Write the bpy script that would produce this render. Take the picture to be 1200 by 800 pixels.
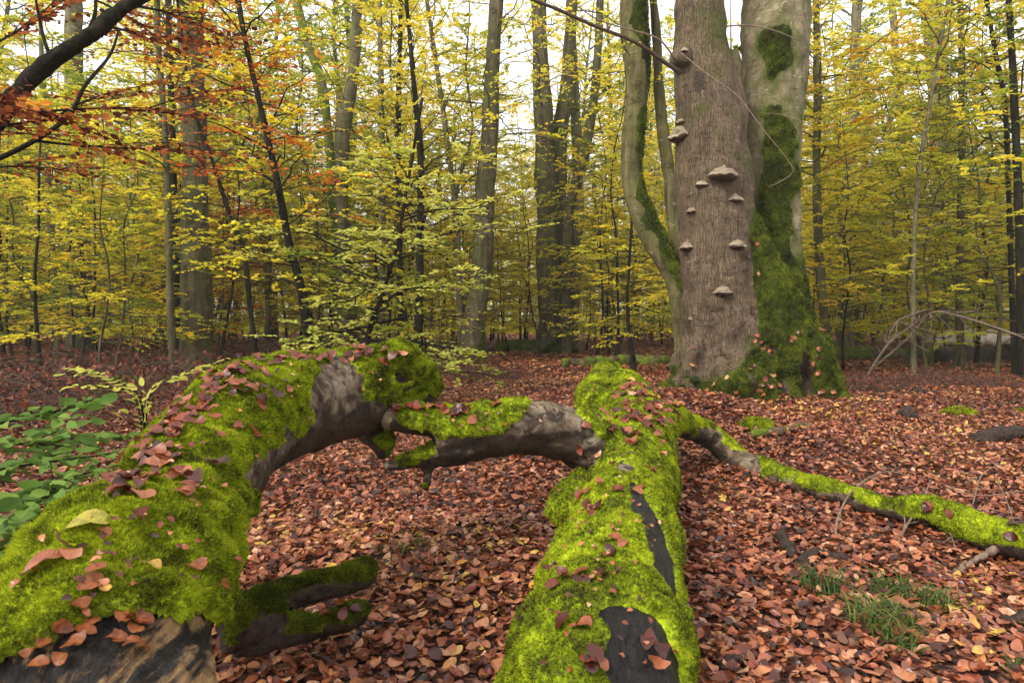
import bpy, math, random
import numpy as np
from mathutils import Vector, Matrix
from mathutils.bvhtree import BVHTree

# ------------------------------------------------------------------ camera, sky, sun
C = bpy.context.scene
for o in list(bpy.data.objects): bpy.data.objects.remove(o)
COL = C.collection
CAMH, F, HOR = 1.1, 800.0, 375.0
PITCH = math.atan((400 - HOR) / F)
cam_d = bpy.data.cameras.new('camera'); cam = bpy.data.objects.new('camera', cam_d); COL.objects.link(cam)
cam.location = (0, 0, CAMH); cam.rotation_euler = (math.pi / 2 - PITCH, 0, 0)
cam_d.sensor_width = 36; cam_d.lens = 24; cam_d.clip_start = 0.02; cam_d.clip_end = 600
cam_d.dof.use_dof = True; cam_d.dof.focus_distance = 4.5; cam_d.dof.aperture_fstop = 9
C.camera = cam
C.render.resolution_x, C.render.resolution_y = 1024, 682

SUN_EL, SUN_AZ = 42, 222      # degrees; azimuth clockwise from +Y: behind the camera, to the left
wd = bpy.data.worlds.new('World'); C.world = wd; wd.use_nodes = True
nt = wd.node_tree; nt.nodes.clear()
sky = nt.nodes.new('ShaderNodeTexSky'); sky.sky_type = 'NISHITA'; sky.sun_disc = False
sky.sun_elevation = math.radians(SUN_EL); sky.sun_rotation = math.radians(SUN_AZ)
sky.dust_density = 6; sky.air_density = 1.0
hs = nt.nodes.new('ShaderNodeHueSaturation'); hs.inputs['Saturation'].default_value = 0.15
mx = nt.nodes.new('ShaderNodeMix'); mx.data_type = 'RGBA'; mx.inputs[0].default_value = 0.6   # cloud layer
tc = nt.nodes.new('ShaderNodeTexCoord'); cn = nt.nodes.new('ShaderNodeTexNoise'); cn.inputs['Scale'].default_value = 2.2
cn.inputs['Detail'].default_value = 5
cr_ = nt.nodes.new('ShaderNodeValToRGB')
cr_.color_ramp.elements[0].color = (8, 8.2, 8.6, 1); cr_.color_ramp.elements[1].color = (13, 13, 13, 1)
bg = nt.nodes.new('ShaderNodeBackground'); bg.inputs['Strength'].default_value = 0.085
ow = nt.nodes.new('ShaderNodeOutputWorld')
L = nt.links.new
L(sky.outputs[0], hs.inputs['Color']); L(hs.outputs[0], mx.inputs[6])
L(tc.outputs['Generated'], cn.inputs['Vector']); L(cn.outputs[0], cr_.inputs[0]); L(cr_.outputs[0], mx.inputs[7])
L(mx.outputs[2], bg.inputs['Color']); L(bg.outputs[0], ow.inputs['Surface'])

sd = bpy.data.lights.new('sun', 'SUN'); sun = bpy.data.objects.new('sun', sd); COL.objects.link(sun)
sd.energy = 1.5; sd.angle = math.radians(12); sd.color = (1.0, 0.96, 0.9)
el, az = math.radians(SUN_EL), math.radians(SUN_AZ)
sdir = Vector((math.sin(az) * math.cos(el), math.cos(az) * math.cos(el), math.sin(el)))
sun.rotation_euler = sdir.to_track_quat('Z', 'Y').to_euler(); sun.location = (0, 0, 30)
C.view_settings.view_transform = 'Standard'; C.view_settings.look = 'None'
C.view_settings.exposure = 1.42; C.view_settings.gamma = 1.0; C.view_settings.use_curve_mapping = False
C.cycles.max_bounces = 8; C.cycles.diffuse_bounces = 5; C.cycles.glossy_bounces = 2
C.cycles.transmission_bounces = 6; C.cycles.transparent_max_bounces = 4
C.cycles.sample_clamp_indirect = 6

# ------------------------------------------------------------------ numeric helpers
rs = np.random.RandomState
def hsh(ix, iy, iz, seed):
    n = (ix * 374761393 + iy * 668265263 + iz * 1440662683 + seed * 362437) & 0xffffffff
    n = ((n ^ (n >> 13)) * 1274126177) & 0xffffffff
    n = ((n ^ (n >> 16)) * 2246822519) & 0xffffffff
    return ((n ^ (n >> 15)) & 0xffffff) / float(0xffffff)
def noise(P, scale=1.0, seed=0):
    P = np.asarray(P, float) * scale
    if P.shape[1] == 2: P = np.c_[P, np.zeros(len(P))]
    i = np.floor(P).astype(np.int64); f = P - i; u = f * f * (3 - 2 * f)
    r = 0
    for a in (0, 1):
        for b in (0, 1):
            for c in (0, 1):
                w = (u[:, 0] if a else 1 - u[:, 0]) * (u[:, 1] if b else 1 - u[:, 1]) * (u[:, 2] if c else 1 - u[:, 2])
                r = r + w * hsh(i[:, 0] + a, i[:, 1] + b, i[:, 2] + c, seed)
    return r * 2 - 1
def fbm(P, scale=1.0, seed=0, oct=4):
    r, a = 0, 1.0
    for k in range(oct):
        r = r + a * noise(P, scale, seed + k * 17); scale *= 2.03; a *= 0.5
    return r
def sst(a, b, x):
    t = np.clip((x - a) / (b - a), 0, 1); return t * t * (3 - 2 * t)
def unit(v): return v / np.maximum(np.linalg.norm(v, axis=-1, keepdims=True), 1e-9)

fwd = np.array([0, math.cos(PITCH), -math.sin(PITCH)]); upv = np.array([0, math.sin(PITCH), math.cos(PITCH)])
def ray(px, py):
    return np.array([(px - 600) / F, 0, 0]) + fwd - upv * (py - 400) / F
def at(px, py, d):
    r = ray(px, py); return np.array([0, 0, CAMH]) + r * (d / r[1])
def proj(V):
    q = V - np.array([0, 0, CAMH]); z = np.maximum(q @ fwd, 1e-3)
    return 600 + F * q[:, 0] / z, 400 - F * (q @ upv) / z

MOUNDS = [(*at(790, 480, 6.3)[:2], 0.42, 0.75), (*at(870, 470, 9.6)[:2], 0.16, 1.5), (*at(100, 470, 8.5)[:2], 0.2, 2.2)]
def gh(xy):
    xy = np.atleast_2d(np.asarray(xy, float))
    z = 0.045 * fbm(xy, 0.7, 5, 3) + 0.02 * noise(xy, 3.1, 8)
    for mx_, my_, h, s in MOUNDS:
        z = z + h * np.exp(-((xy[:, 0] - mx_) ** 2 + (xy[:, 1] - my_) ** 2) / (2 * s * s))
    return z
def ghs(x, y): return float(gh([[x, y]])[0])

def spline(pts, n):
    """Catmull-Rom through rows of any width."""
    p = np.asarray(pts, float); p = np.vstack([2 * p[0] - p[1], p, 2 * p[-1] - p[-2]])
    m = len(p) - 3; t = np.linspace(0, m, n); k = np.minimum(t.astype(int), m - 1); u = (t - k)[:, None]
    a, b, c, d = p[k], p[k + 1], p[k + 2], p[k + 3]
    return 0.5 * (2 * b + (c - a) * u + (2 * a - 5 * b + 4 * c - d) * u ** 2 + (3 * b - a - 3 * c + d) * u ** 3)
def tube(path, n, seg=24, cap=True):
    """path rows x,y,z,r -> verts, faces, uv in metres (closed when cap)."""
    q = spline(path, n) if n else np.asarray(path, float)
    n = len(q); c, r = q[:, :3], np.maximum(q[:, 3], 1e-4)
    t = unit(np.gradient(c, axis=0))
    ref = np.array([0, 0, 1.0]) if abs(t[0, 2]) < 0.9 else np.array([1.0, 0, 0])
    a = np.zeros_like(c); v = unit(np.cross(ref, t[0]))
    for i in range(n):
        v = v - t[i] * (v @ t[i]); v = v / np.linalg.norm(v); a[i] = v
    b = np.cross(t, a)
    th = np.arange(seg) / seg * 2 * np.pi
    V = (c[:, None] + r[:, None, None] * (np.cos(th)[None, :, None] * a[:, None] + np.sin(th)[None, :, None] * b[:, None])).reshape(-1, 3)
    i = np.arange(n - 1)[:, None] * seg; j = np.arange(seg)[None]; jn = (j + 1) % seg
    Q = np.stack([i + j, i + jn, i + seg + jn, i + seg + j], -1).reshape(-1, 4)
    if not cap: return V, [Q]
    k = len(V); V = np.vstack([V, c[0], c[-1]]); j = np.arange(seg); e = (n - 1) * seg
    T = np.vstack([np.c_[(j + 1) % seg, j, np.full(seg, k)], np.c_[e + j, e + (j + 1) % seg, np.full(seg, k + 1)]])
    return V, [Q, T]
def merge(items):
    Vs, Fs, k = [], [], 0
    for V, fs in items:
        Vs.append(V); Fs += [f + k for f in fs]; k += len(V)
    by = {}
    for f in Fs: by.setdefault(f.shape[1], []).append(f)
    return np.vstack(Vs), [np.vstack(v) for v in by.values()]

# ------------------------------------------------------------------ objects
def build(V, Fs, rnd=None, smooth=True, name='mesh'):
    me = bpy.data.meshes.new(name)
    Fs = [f for f in Fs if len(f)]
    nl = sum(f.size for f in Fs); nf = sum(len(f) for f in Fs)
    me.vertices.add(len(V)); me.vertices.foreach_set('co', np.ascontiguousarray(V, np.float32).ravel())
    me.loops.add(nl); me.loops.foreach_set('vertex_index', np.concatenate([f.ravel() for f in Fs]).astype(np.int32))
    tot = np.concatenate([np.full(len(f), f.shape[1]) for f in Fs]).astype(np.int32)
    me.polygons.add(nf); me.polygons.foreach_set('loop_start', np.r_[0, np.cumsum(tot)[:-1]].astype(np.int32))
    me.polygons.foreach_set('use_smooth', np.full(nf, smooth))
    me.update(calc_edges=True)
    if rnd is not None:
        a = me.attributes.new('rnd', 'FLOAT', 'FACE'); a.data.foreach_set('value', np.asarray(rnd, np.float32))
    return me
def obj(name, V, Fs, mat, parent=None, rnd=None, smooth=True):
    V = np.asarray(V, float)
    if parent is not None: V = V - np.array(parent.location)
    me = build(V, Fs, rnd, smooth, name)
    for m in (mat if isinstance(mat, (list, tuple)) else [mat]): me.materials.append(m)
    o = bpy.data.objects.new(name, me); COL.objects.link(o)
    if parent is not None: o.parent = parent
    return o
def tag(o, label, cat, group=None, kind=None):
    if label: o['label'] = label
    if cat: o['category'] = cat
    if group: o['group'] = group
    if kind: o['kind'] = kind
    return o
def thing(name, loc, label, cat, group=None):
    o = bpy.data.objects.new(name, None); o.empty_display_size = 0.1; o.location = loc; COL.objects.link(o)
    return tag(o, label, cat, group)
def rebase(o, loc):
    """move a single-mesh thing's origin to its base"""
    loc = Vector(loc); o.data.transform(Matrix.Translation(-loc)); o.location = loc; return o
def dup(root, loc, rz=0, sc=1.0, label=None, group=None):
    r = root.copy(); COL.objects.link(r); r.location = loc; r.rotation_euler = (0, 0, rz); r.scale = (sc,) * 3
    if label: r['label'] = label
    if group: r['group'] = group
    for ch in list(root.children):
        c = ch.copy(); COL.objects.link(c); c.parent = r
    return r
def fuse(parts, voxel, it=3):
    """voxel union of closed tubes -> V, Q"""
    V, Fs = merge(parts); me = build(V, Fs); o = bpy.data.objects.new('tmp', me); COL.objects.link(o)
    m = o.modifiers.new('r', 'REMESH'); m.mode = 'VOXEL'; m.voxel_size = voxel
    s = o.modifiers.new('s', 'SMOOTH'); s.factor = 0.5; s.iterations = it
    dg = bpy.context.evaluated_depsgraph_get(); m2 = bpy.data.meshes.new_from_object(o.evaluated_get(dg))
    V = np.zeros(len(m2.vertices) * 3); m2.vertices.foreach_get('co', V)
    I = np.zeros(len(m2.loops), np.int32); m2.loops.foreach_get('vertex_index', I)
    bpy.data.objects.remove(o); bpy.data.meshes.remove(me); bpy.data.meshes.remove(m2)
    return V.reshape(-1, 3), I.reshape(-1, 4)
def vnorm(V, Q):
    n = np.cross(V[Q[:, 2]] - V[Q[:, 0]], V[Q[:, 3]] - V[Q[:, 1]]); N = np.zeros_like(V)
    for k in range(4): np.add.at(N, Q[:, k], n)
    return unit(N)

# ------------------------------------------------------------------ materials
class NB:
    def __init__(s, name, rough=0.8, spec=0.3):
        s.m = bpy.data.materials.new(name); s.m.use_nodes = True; s.t = s.m.node_tree; s.t.nodes.clear()
        s.out = s.n('ShaderNodeOutputMaterial'); s.p = s.n('ShaderNodeBsdfPrincipled')
        s.p.inputs['Roughness'].default_value = rough; s.p.inputs['Specular IOR Level'].default_value = spec
        s.l(s.p.outputs[0], s.out.inputs[0])
    def n(s, typ, **kw):
        x = s.t.nodes.new(typ)
        for k, v in kw.items():
            if k in x.inputs: x.inputs[k].default_value = v
            else: setattr(x, k, v)
        return x
    def l(s, a, b): s.t.links.new(a, b)
    def coord(s, scale=(1, 1, 1), kind='Object'):
        t = s.n('ShaderNodeTexCoord'); m = s.n('ShaderNodeMapping'); m.inputs['Scale'].default_value = scale
        s.l(t.outputs[kind], m.inputs[0]); return m.outputs[0]
    def noise(s, v, scale, detail=5, rough=0.6, dist=0.0):
        x = s.n('ShaderNodeTexNoise', Scale=scale, Detail=detail, Roughness=rough, Distortion=dist); s.l(v, x.inputs['Vector']); return x.outputs[0]
    def vor(s, v, scale, feature='F1', out=0):
        x = s.n('ShaderNodeTexVoronoi', Scale=scale); x.feature = feature; s.l(v, x.inputs['Vector']); return x.outputs[out]
    def ramp(s, f, stops):
        r = s.n('ShaderNodeValToRGB'); e = r.color_ramp.elements
        while len(e) < len(stops): e.new(0.5)
        for k, (p, c) in enumerate(stops):
            e[k].position = p; e[k].color = (c, c, c, 1) if not hasattr(c, '__len__') else (*c, 1)
        s.l(f, r.inputs[0]); return r.outputs[0]
    def mix(s, f, a, b, mode='MIX'):
        x = s.n('ShaderNodeMix'); x.data_type = 'RGBA'; x.blend_type = mode
        for k, v in ((0, f), (6, a), (7, b)):
            if hasattr(v, 'is_linked'): s.l(v, x.inputs[k])
            else: x.inputs[k].default_value = v if k == 0 else (*v, 1)
        return x.outputs[2]
    def math(s, op, a, b=0.0, clamp=False):
        x = s.n('ShaderNodeMath', operation=op); x.use_clamp = clamp
        for k, v in ((0, a), (1, b)):
            if hasattr(v, 'is_linked'): s.l(v, x.inputs[k])
            else: x.inputs[k].default_value = v
        return x.outputs[0]
    def bump(s, h, dist, strength=1.0, prev=None):
        x = s.n('ShaderNodeBump', Strength=strength, Distance=dist); s.l(h, x.inputs['Height'])
        if prev: s.l(prev, x.inputs['Normal'])
        return x.outputs[0]
    def attr(s, name='rnd'):
        a = s.n('ShaderNodeAttribute'); a.attribute_name = name; return a.outputs['Fac']
    def objrand(s): return s.n('ShaderNodeObjectInfo').outputs['Random']
    def done(s, col, normal=None):
        s.l(col, s.p.inputs['Base Color'])
        if normal: s.l(normal, s.p.inputs['Normal'])
        return s.m
    def veins(s, c):
        t = s.n('ShaderNodeTexCoord'); q = s.n('ShaderNodeSeparateXYZ'); s.l(t.outputs['Object'], q.inputs[0])
        ax = s.math('ABSOLUTE', q.outputs[0]); mid = s.ramp(ax, [(.0, 1), (.025, 0)])
        w = s.math('SINE', s.math('MULTIPLY', s.math('SUBTRACT', q.outputs[1], s.math('MULTIPLY', ax, .9)), 58)); side = s.ramp(w, [(.75, 0), (1, .5)])
        s.l(s.bump(s.math('MULTIPLY', w, -1), .02, .12), s.p.inputs['Normal'])
        return s.mix(.14, c, s.mix(s.math('MAXIMUM', mid, side), c, (.03, .012, .006)))
    def leaf(s, col, trans=0.45, gloss=True):
        t = s.n('ShaderNodeBsdfTranslucent'); x = s.n('ShaderNodeMixShader'); x.inputs[0].default_value = trans
        s.l(col, s.p.inputs['Base Color']); s.l(col, t.inputs[0]); s.l(s.p.outputs[0], x.inputs[1]); s.l(t.outputs[0], x.inputs[2])
        s.l(x.outputs[0], s.out.inputs[0]); return s.m

def m_soil():
    b = NB('forest_soil', 0.85); v = b.coord()
    w = b.n('ShaderNodeVectorMath', operation='ADD'); nz = b.n('ShaderNodeTexNoise', Scale=6.0); b.l(v, nz.inputs['Vector'])
    b.l(v, w.inputs[0]); b.l(nz.outputs['Color'], w.inputs[1])
    vo = b.n('ShaderNodeTexVoronoi', Scale=17.0); b.l(w.outputs[0], vo.inputs['Vector'])
    s = b.n('ShaderNodeSeparateColor'); b.l(vo.outputs['Color'], s.inputs[0])
    c = b.ramp(s.outputs[0], [(0, (.012, .006, .004)), (.35, (.04, .013, .008)), (.7, (.10, .03, .015)), (1, (.22, .09, .045))])
    big = b.noise(v, 0.5, 4); c = b.mix(b.ramp(big, [(.45, 0), (.7, .7)]), c, (.05, .02, .012))
    return b.done(c, b.bump(vo.outputs['Distance'], 0.03))
LITTER = [(0, (.018, .005, .003)), (.2, (.070, .012, .005)), (.42, (.19, .036, .012)), (.65, (.32, .086, .031)), (.85, (.44, .17, .072)), (.95, (.55, .30, .17)), (.98, (.56, .22, .035)), (1, (.52, .33, .05))]
def m_litter(name, src):
    b = NB(name, 0.36, 0.45); r = b.attr() if src == 'attr' else b.math('ADD', b.math('MULTIPLY', b.objrand(), .72), .08)
    c = b.ramp(r, LITTER)
    n = b.noise(b.coord(), 45 if src == 'attr' else 3.5, 4); c = b.mix(b.ramp(n, [(.38, .45), (.58, 0)]), c, (.06, .02, .01))
    if src != 'attr': c = b.veins(b.mix(1.0, c, (.74, .66, .60), 'MULTIPLY'))
    g = b.n('ShaderNodeNewGeometry'); c = b.mix(b.math('MULTIPLY', g.outputs['Backfacing'], .25), c, (.44, .19, .10))
    return b.leaf(c, 0.15)
def m_flat_leaf(name, col, trans=.35):
    b = NB(name, .45, .4); n = b.noise(b.coord(), 4, 5)
    c = b.mix(b.ramp(n, [(.42, 0), (.62, .8)]), col, tuple(x * .4 for x in col)); return b.leaf(b.veins(c), trans)
def m_foliage(name, stops, trans=.5):
    b = NB(name, .6, .12)
    f = b.math('ADD', b.math('MULTIPLY', b.attr(), .65), b.math('MULTIPLY', b.objrand(), .35), True)
    return b.leaf(b.ramp(f, stops), trans)
def m_moss(name, fuzz):
    b = NB(name, .9, .1); v = b.coord()
    n = b.noise(v, 3.5, 4); n1 = b.noise(v, 17, 4); n2 = b.noise(v, 60, 3)
    f = b.math('ADD', b.math('MULTIPLY', n, .55), b.math('MULTIPLY', n1, .42))
    f = b.math('ADD', f, b.math('MULTIPLY', b.attr() if fuzz else n2, .36))
    c = b.ramp(f, [(.46, (.030, .020, .006)), (.54, (.062, .062, .009)), (.61, (.095, .130, .006)), (.70, (.235, .29, .008)), (.84, (.40, .44, .02))])
    if fuzz: return b.leaf(c, .35)
    return b.done(c, b.bump(n2, .01))
def m_tree_moss(name):
    b = NB(name, .9, .1); v = b.coord(); n = b.noise(v, 3, 5)
    f = b.math('ADD', b.math('MULTIPLY', n, .7), b.math('MULTIPLY', b.attr(), .4))
    return b.leaf(b.ramp(f, [(.32, (.013, .014, .004)), (.46, (.036, .048, .005)), (.6, (.095, .12, .008)), (.74, (.24, .26, .016))]), .25)
def m_bark(name, lo, mid, hi, moss=None, stretch=(9, 9, 1.6), bump=.02, fine=40, crack=0.0, algae=(.08, .10, .02), alg=.5, spots=3.5, halo=False):
    b = NB(name, .88, .1); v = b.coord(stretch); u = b.coord()
    n = b.noise(v, 1.0, 8, .65, .4); n2 = b.noise(u, 1.3, 4); n3 = b.noise(u, fine, 4)
    c = b.ramp(n, [(.3, lo), (.5, mid), (.72, hi)])
    c = b.mix(b.ramp(n2, [(.45, 0), (.65, alg)]), c, algae)
    c = b.mix(.35, c, b.ramp(n3, [(.3, .3), (.7, 1.0)]), 'MULTIPLY')
    h = b.math('ADD', n, b.math('MULTIPLY', n3, .25))
    if spots:
        q = b.noise(b.coord((1, 1, 2.2)), spots, 6, .75, .6)
        c = b.mix(b.ramp(q, [(.57, 0), (.61, .75)]), c, tuple(x * .35 for x in mid)); c = b.mix(b.ramp(q, [(.36, .6), (.41, 0)]), c, tuple(x * 1.35 for x in hi))
        rings = b.noise(b.coord((1.5, 1.5, 26)), 1.0, 4, .6, .3); c = b.mix(b.ramp(rings, [(.62, 0), (.70, .45)]), c, tuple(x * .4 for x in mid)); h = b.math('SUBTRACT', h, b.math('MULTIPLY', rings, .5))
    if halo:
        hm = b.math('ADD', b.attr(), b.math('MULTIPLY', b.math('SUBTRACT', b.noise(u, 9, 6, .75, .5), .5), .55)); c = b.mix(b.ramp(hm, [(.24, 0), (.40, .55), (.5, .95)]), c, b.mix(n3, (.018, .022, .005), (.08, .10, .012)))
    if crack:
        k = b.vor(b.coord((stretch[0] * 1.6, stretch[1] * 1.6, stretch[2] * 1.2)), 1.6, 'DISTANCE_TO_EDGE')
        kk = b.ramp(k, [(0, 1), (.07, 0)]); c = b.mix(b.math('MULTIPLY', kk, crack), c, tuple(x * .3 for x in lo))
        h = b.math('SUBTRACT', h, b.math('MULTIPLY', kk, .5))
    if moss:
        nm = b.noise(u, moss[0], 6, .65, .5); sep = b.n('ShaderNodeSeparateXYZ'); b.l(u, sep.inputs[0])
        hgt = b.math('MULTIPLY', sep.outputs[2], moss[2]); mk = b.ramp(b.math('SUBTRACT', nm, hgt), [(moss[1], 0), (moss[1] + .05, 1)])
        mc = b.ramp(n3, [(.3, (.03, .045, .006)), (.7, (.13, .19, .012))]); c = b.mix(mk, c, mc)
        h = b.math('ADD', h, b.math('MULTIPLY', mk, .5))
    return b.done(c, b.bump(h, bump))
def m_log_bark():
    b = NB('pale_log_bark', .8, .25); u = b.coord()
    n = b.noise(u, 15, 8, .75, .5); n2 = b.noise(u, 80, 4)
    c = b.ramp(n, [(.28, (.02, .014, .01)), (.42, (.075, .047, .027)), (.55, (.19, .138, .086)), (.72, (.36, .30, .22))])
    c = b.mix(.4, c, b.ramp(n2, [(.3, .25), (.65, 1)]), 'MULTIPLY')
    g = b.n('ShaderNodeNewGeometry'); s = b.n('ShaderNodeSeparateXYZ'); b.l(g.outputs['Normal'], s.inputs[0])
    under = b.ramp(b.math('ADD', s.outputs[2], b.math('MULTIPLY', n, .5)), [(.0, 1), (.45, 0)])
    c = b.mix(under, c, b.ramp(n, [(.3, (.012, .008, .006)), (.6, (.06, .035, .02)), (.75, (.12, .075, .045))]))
    k = b.ramp(b.vor(u, 11, 'DISTANCE_TO_EDGE'), [(0, 1), (.03, 0)]); bl = b.ramp(b.noise(u, 13, 3, .5, 1.0), [(.58, 0), (.62, .85)]); c = b.mix(bl, c, (.018, .012, .01)); c = b.mix(b.math('MULTIPLY', k, .15), c, (.01, .008, .006))
    return b.done(c, b.bump(b.math('ADD', n, b.math('MULTIPLY', n2, .3)), .02))
def m_wet_wood(name='wet_dark_wood', lo=.47):
    b = NB(name, .5, .22); v = b.coord((42, 4, 30)); u = b.coord()
    n = b.noise(v, 1.0, 7, .7, .6); n2 = b.noise(b.coord((16, 2.2, 12)), 1, 6, .7, .5)
    c = b.ramp(n, [(.35, (.006, .005, .005)), (.6, (.022, .018, .015)), (.78, (.06, .045, .03))])
    tan = b.ramp(n, [(.3, (.05, .025, .012)), (.5, (.26, .15, .065)), (.75, (.46, .31, .16))])
    c = b.mix(b.ramp(n2, [(lo, 0), (lo + .09, 1)]), c, tan)
    return b.done(c, b.bump(b.math('ADD', n, b.noise(u, 30, 5)), .03))
def m_plain(name, lo, hi, scale=20, rough=.8, bump=.01):
    b = NB(name, rough, .25); n = b.noise(b.coord(), scale, 5); return b.done(b.ramp(n, [(.3, lo), (.7, hi)]), b.bump(n, bump))
def m_fungus():
    b = NB('bracket_fungus_skin', .75, .2); v = b.coord((4, 4, 60)); n = b.noise(v, 1, 4, .5, .8)
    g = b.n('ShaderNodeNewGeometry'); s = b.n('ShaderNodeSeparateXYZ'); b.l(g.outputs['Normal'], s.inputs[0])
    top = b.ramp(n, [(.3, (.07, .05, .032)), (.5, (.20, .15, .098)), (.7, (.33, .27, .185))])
    c = b.mix(b.ramp(s.outputs[2], [(.35, 1), (.55, 0)]), top, (.055, .028, .016))  # downward faces coloured darker, painting in the shade below each shelf
    return b.done(c, b.bump(n, .02))

M = dict(
    soil=m_soil(), litter=m_litter('beech_leaf_litter', 'attr'), dead=m_litter('dead_beech_leaf', 'obj'),
    yellow=m_flat_leaf('yellow_leaf', (.50, .29, .06)), orange=m_flat_leaf('orange_leaf', (.30, .088, .024)), lime=m_flat_leaf('yellow_green_leaf', (.42, .36, .05)),
    moss=m_moss('moss_cushion', False), fuzz=m_moss('moss_shoots', True), tmoss=m_tree_moss('dark_tree_moss'),
    logbark=m_log_bark(), wet=m_wet_wood(), rot=m_wet_wood('rotten_black_wood', .62), fungus=m_fungus(),
    brown=m_bark('brown_cracked_bark', (.060, .040, .026), (.112, .077, .049), (.168, .122, .080), stretch=(15, 15, 2.6), crack=.25, halo=True, spots=5.0, alg=.25, algae=(.17, .12, .06), bump=.02),
    pale=m_bark('pale_beech_bark', (.065, .052, .026), (.165, .134, .074), (.26, .218, .135), stretch=(6, 6, 3), bump=.015, alg=.35, algae=(.15, .13, .055), moss=(1.1, .60, .02), halo=True),
    beech=m_bark('beech_bark', (.022, .019, .009), (.070, .058, .028), (.15, .125, .068), moss=(1.6, .50, .09)),
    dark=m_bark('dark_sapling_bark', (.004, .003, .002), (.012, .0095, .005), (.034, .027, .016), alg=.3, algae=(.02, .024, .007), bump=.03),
    mossbark=m_bark('mossy_beech_bark', (.06, .05, .025), (.2, .16, .09), (.34, .28, .17), moss=(1.5, .44, .0)),
    bowed=m_bark('bowed_mossy_bark', (.03, .026, .010), (.085, .072, .028), (.18, .15, .075), alg=.5, algae=(.16, .15, .05)),
    far=m_bark('far_beech_bark', (.05, .042, .022), (.12, .10, .055), (.20, .17, .105)),
    logmoss=m_bark('mossy_fallen_bark', (.04, .025, .015), (.10, .065, .04), (.2, .14, .09), moss=(2.2, .43, 0), stretch=(4, 4, 4)),
    twig=m_plain('twig_bark', (.03, .018, .012), (.10, .06, .04), 30), drytwig=m_plain('bleached_twig', (.07, .045, .03), (.24, .17, .115), 25),
    f_yel=m_foliage('yellow_foliage', [(0, (.22, .28, .025)), (.3, (.48, .47, .03)), (.55, (.74, .62, .045)), (.8, (.82, .60, .04)), (1, (.76, .38, .03))], .64),
    f_grn=m_foliage('green_foliage', [(0, (.08, .14, .016)), (.35, (.20, .26, .025)), (.65, (.48, .48, .035)), (1, (.70, .54, .05))], .64),
    f_red=m_foliage('rust_foliage', [(0, (.14, .025, .012)), (.35, (.34, .06, .015)), (.65, (.56, .15, .02)), (.88, (.66, .33, .03)), (1, (.6, .45, .05))], .5),
    f_amber=m_foliage('amber_foliage', [(0, (.30, .28, .02)), (.3, (.60, .40, .03)), (.6, (.72, .36, .03)), (.85, (.66, .22, .025)), (1, (.42, .10, .02))], .6),
    f_rust=m_foliage('dark_rust_leaves', [(0, (.07, .016, .009)), (.35, (.20, .045, .016)), (.65, (.40, .12, .024)), (.93, (.58, .24, .03)), (1, (.62, .42, .05))], .4),
    f_pale=m_foliage('pale_green_foliage', [(0, (.30, .38, .07)), (.5, (.52, .54, .10)), (1, (.70, .60, .10))], .58),
    f_dead=m_foliage('dead_brush_leaves', [(0, (.05, .014, .009)), (.6, (.14, .04, .022)), (1, (.28, .10, .05))], .15),
    leafgreen=m_foliage('fresh_green_leaves', [(0, (.05, .10, .018)), (.5, (.11, .19, .032)), (.85, (.22, .30, .05)), (1, (.46, .40, .06))], .4),
    grass=m_foliage('grass_blades', [(0, (.02, .045, .01)), (.7, (.07, .12, .02)), (1, (.25, .2, .06))], .3),
    bough=m_plain('dead_bough_bark', (.04, .025, .016), (.16, .11, .075), 14),
    barkless=m_plain('barkless_pale_wood', (.22, .17, .11), (.46, .39, .29), 9, .8, .01),
    broken=m_plain('broken_pale_wood', (.10, .07, .04), (.36, .28, .17), 40, .8, .02),
    black=m_plain('rotten_wood_and_hollow_shade', (.006, .004, .003), (.05, .028, .017), 30, .7, .02),  # dark dead wood; also paints the shade in the fungus tree's hollows
)
# ------------------------------------------------------------------ ground
def ground():
    # one sheet: fine near the camera, coarse to the horizon
    ys = np.r_[np.arange(-3, 14, .07), np.arange(14, 40, .4), np.geomspace(40, 400, 24)]
    xs0 = np.linspace(-1, 1, 241); xs0 = np.sign(xs0) * (np.abs(xs0) ** 1.35)
    half = np.where(ys < 14, np.maximum(4, 1.1 * np.abs(ys) + 3), 1.1 * np.abs(ys) + 3)
    X = xs0[None] * half[:, None]; Y = np.repeat(ys[:, None], len(xs0), 1)
    xy = np.c_[X.ravel(), Y.ravel()]; V = np.c_[xy, gh(xy)]
    nx = len(xs0); i = np.arange(len(ys) - 1)[:, None] * nx; j = np.arange(nx - 1)[None]
    Q = np.stack([i + j, i + j + 1, i + nx + j + 1, i + nx + j], -1).reshape(-1, 4)
    tag(obj('ground', V, [Q], M['soil']), None, None, kind='structure')
ground()

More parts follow.
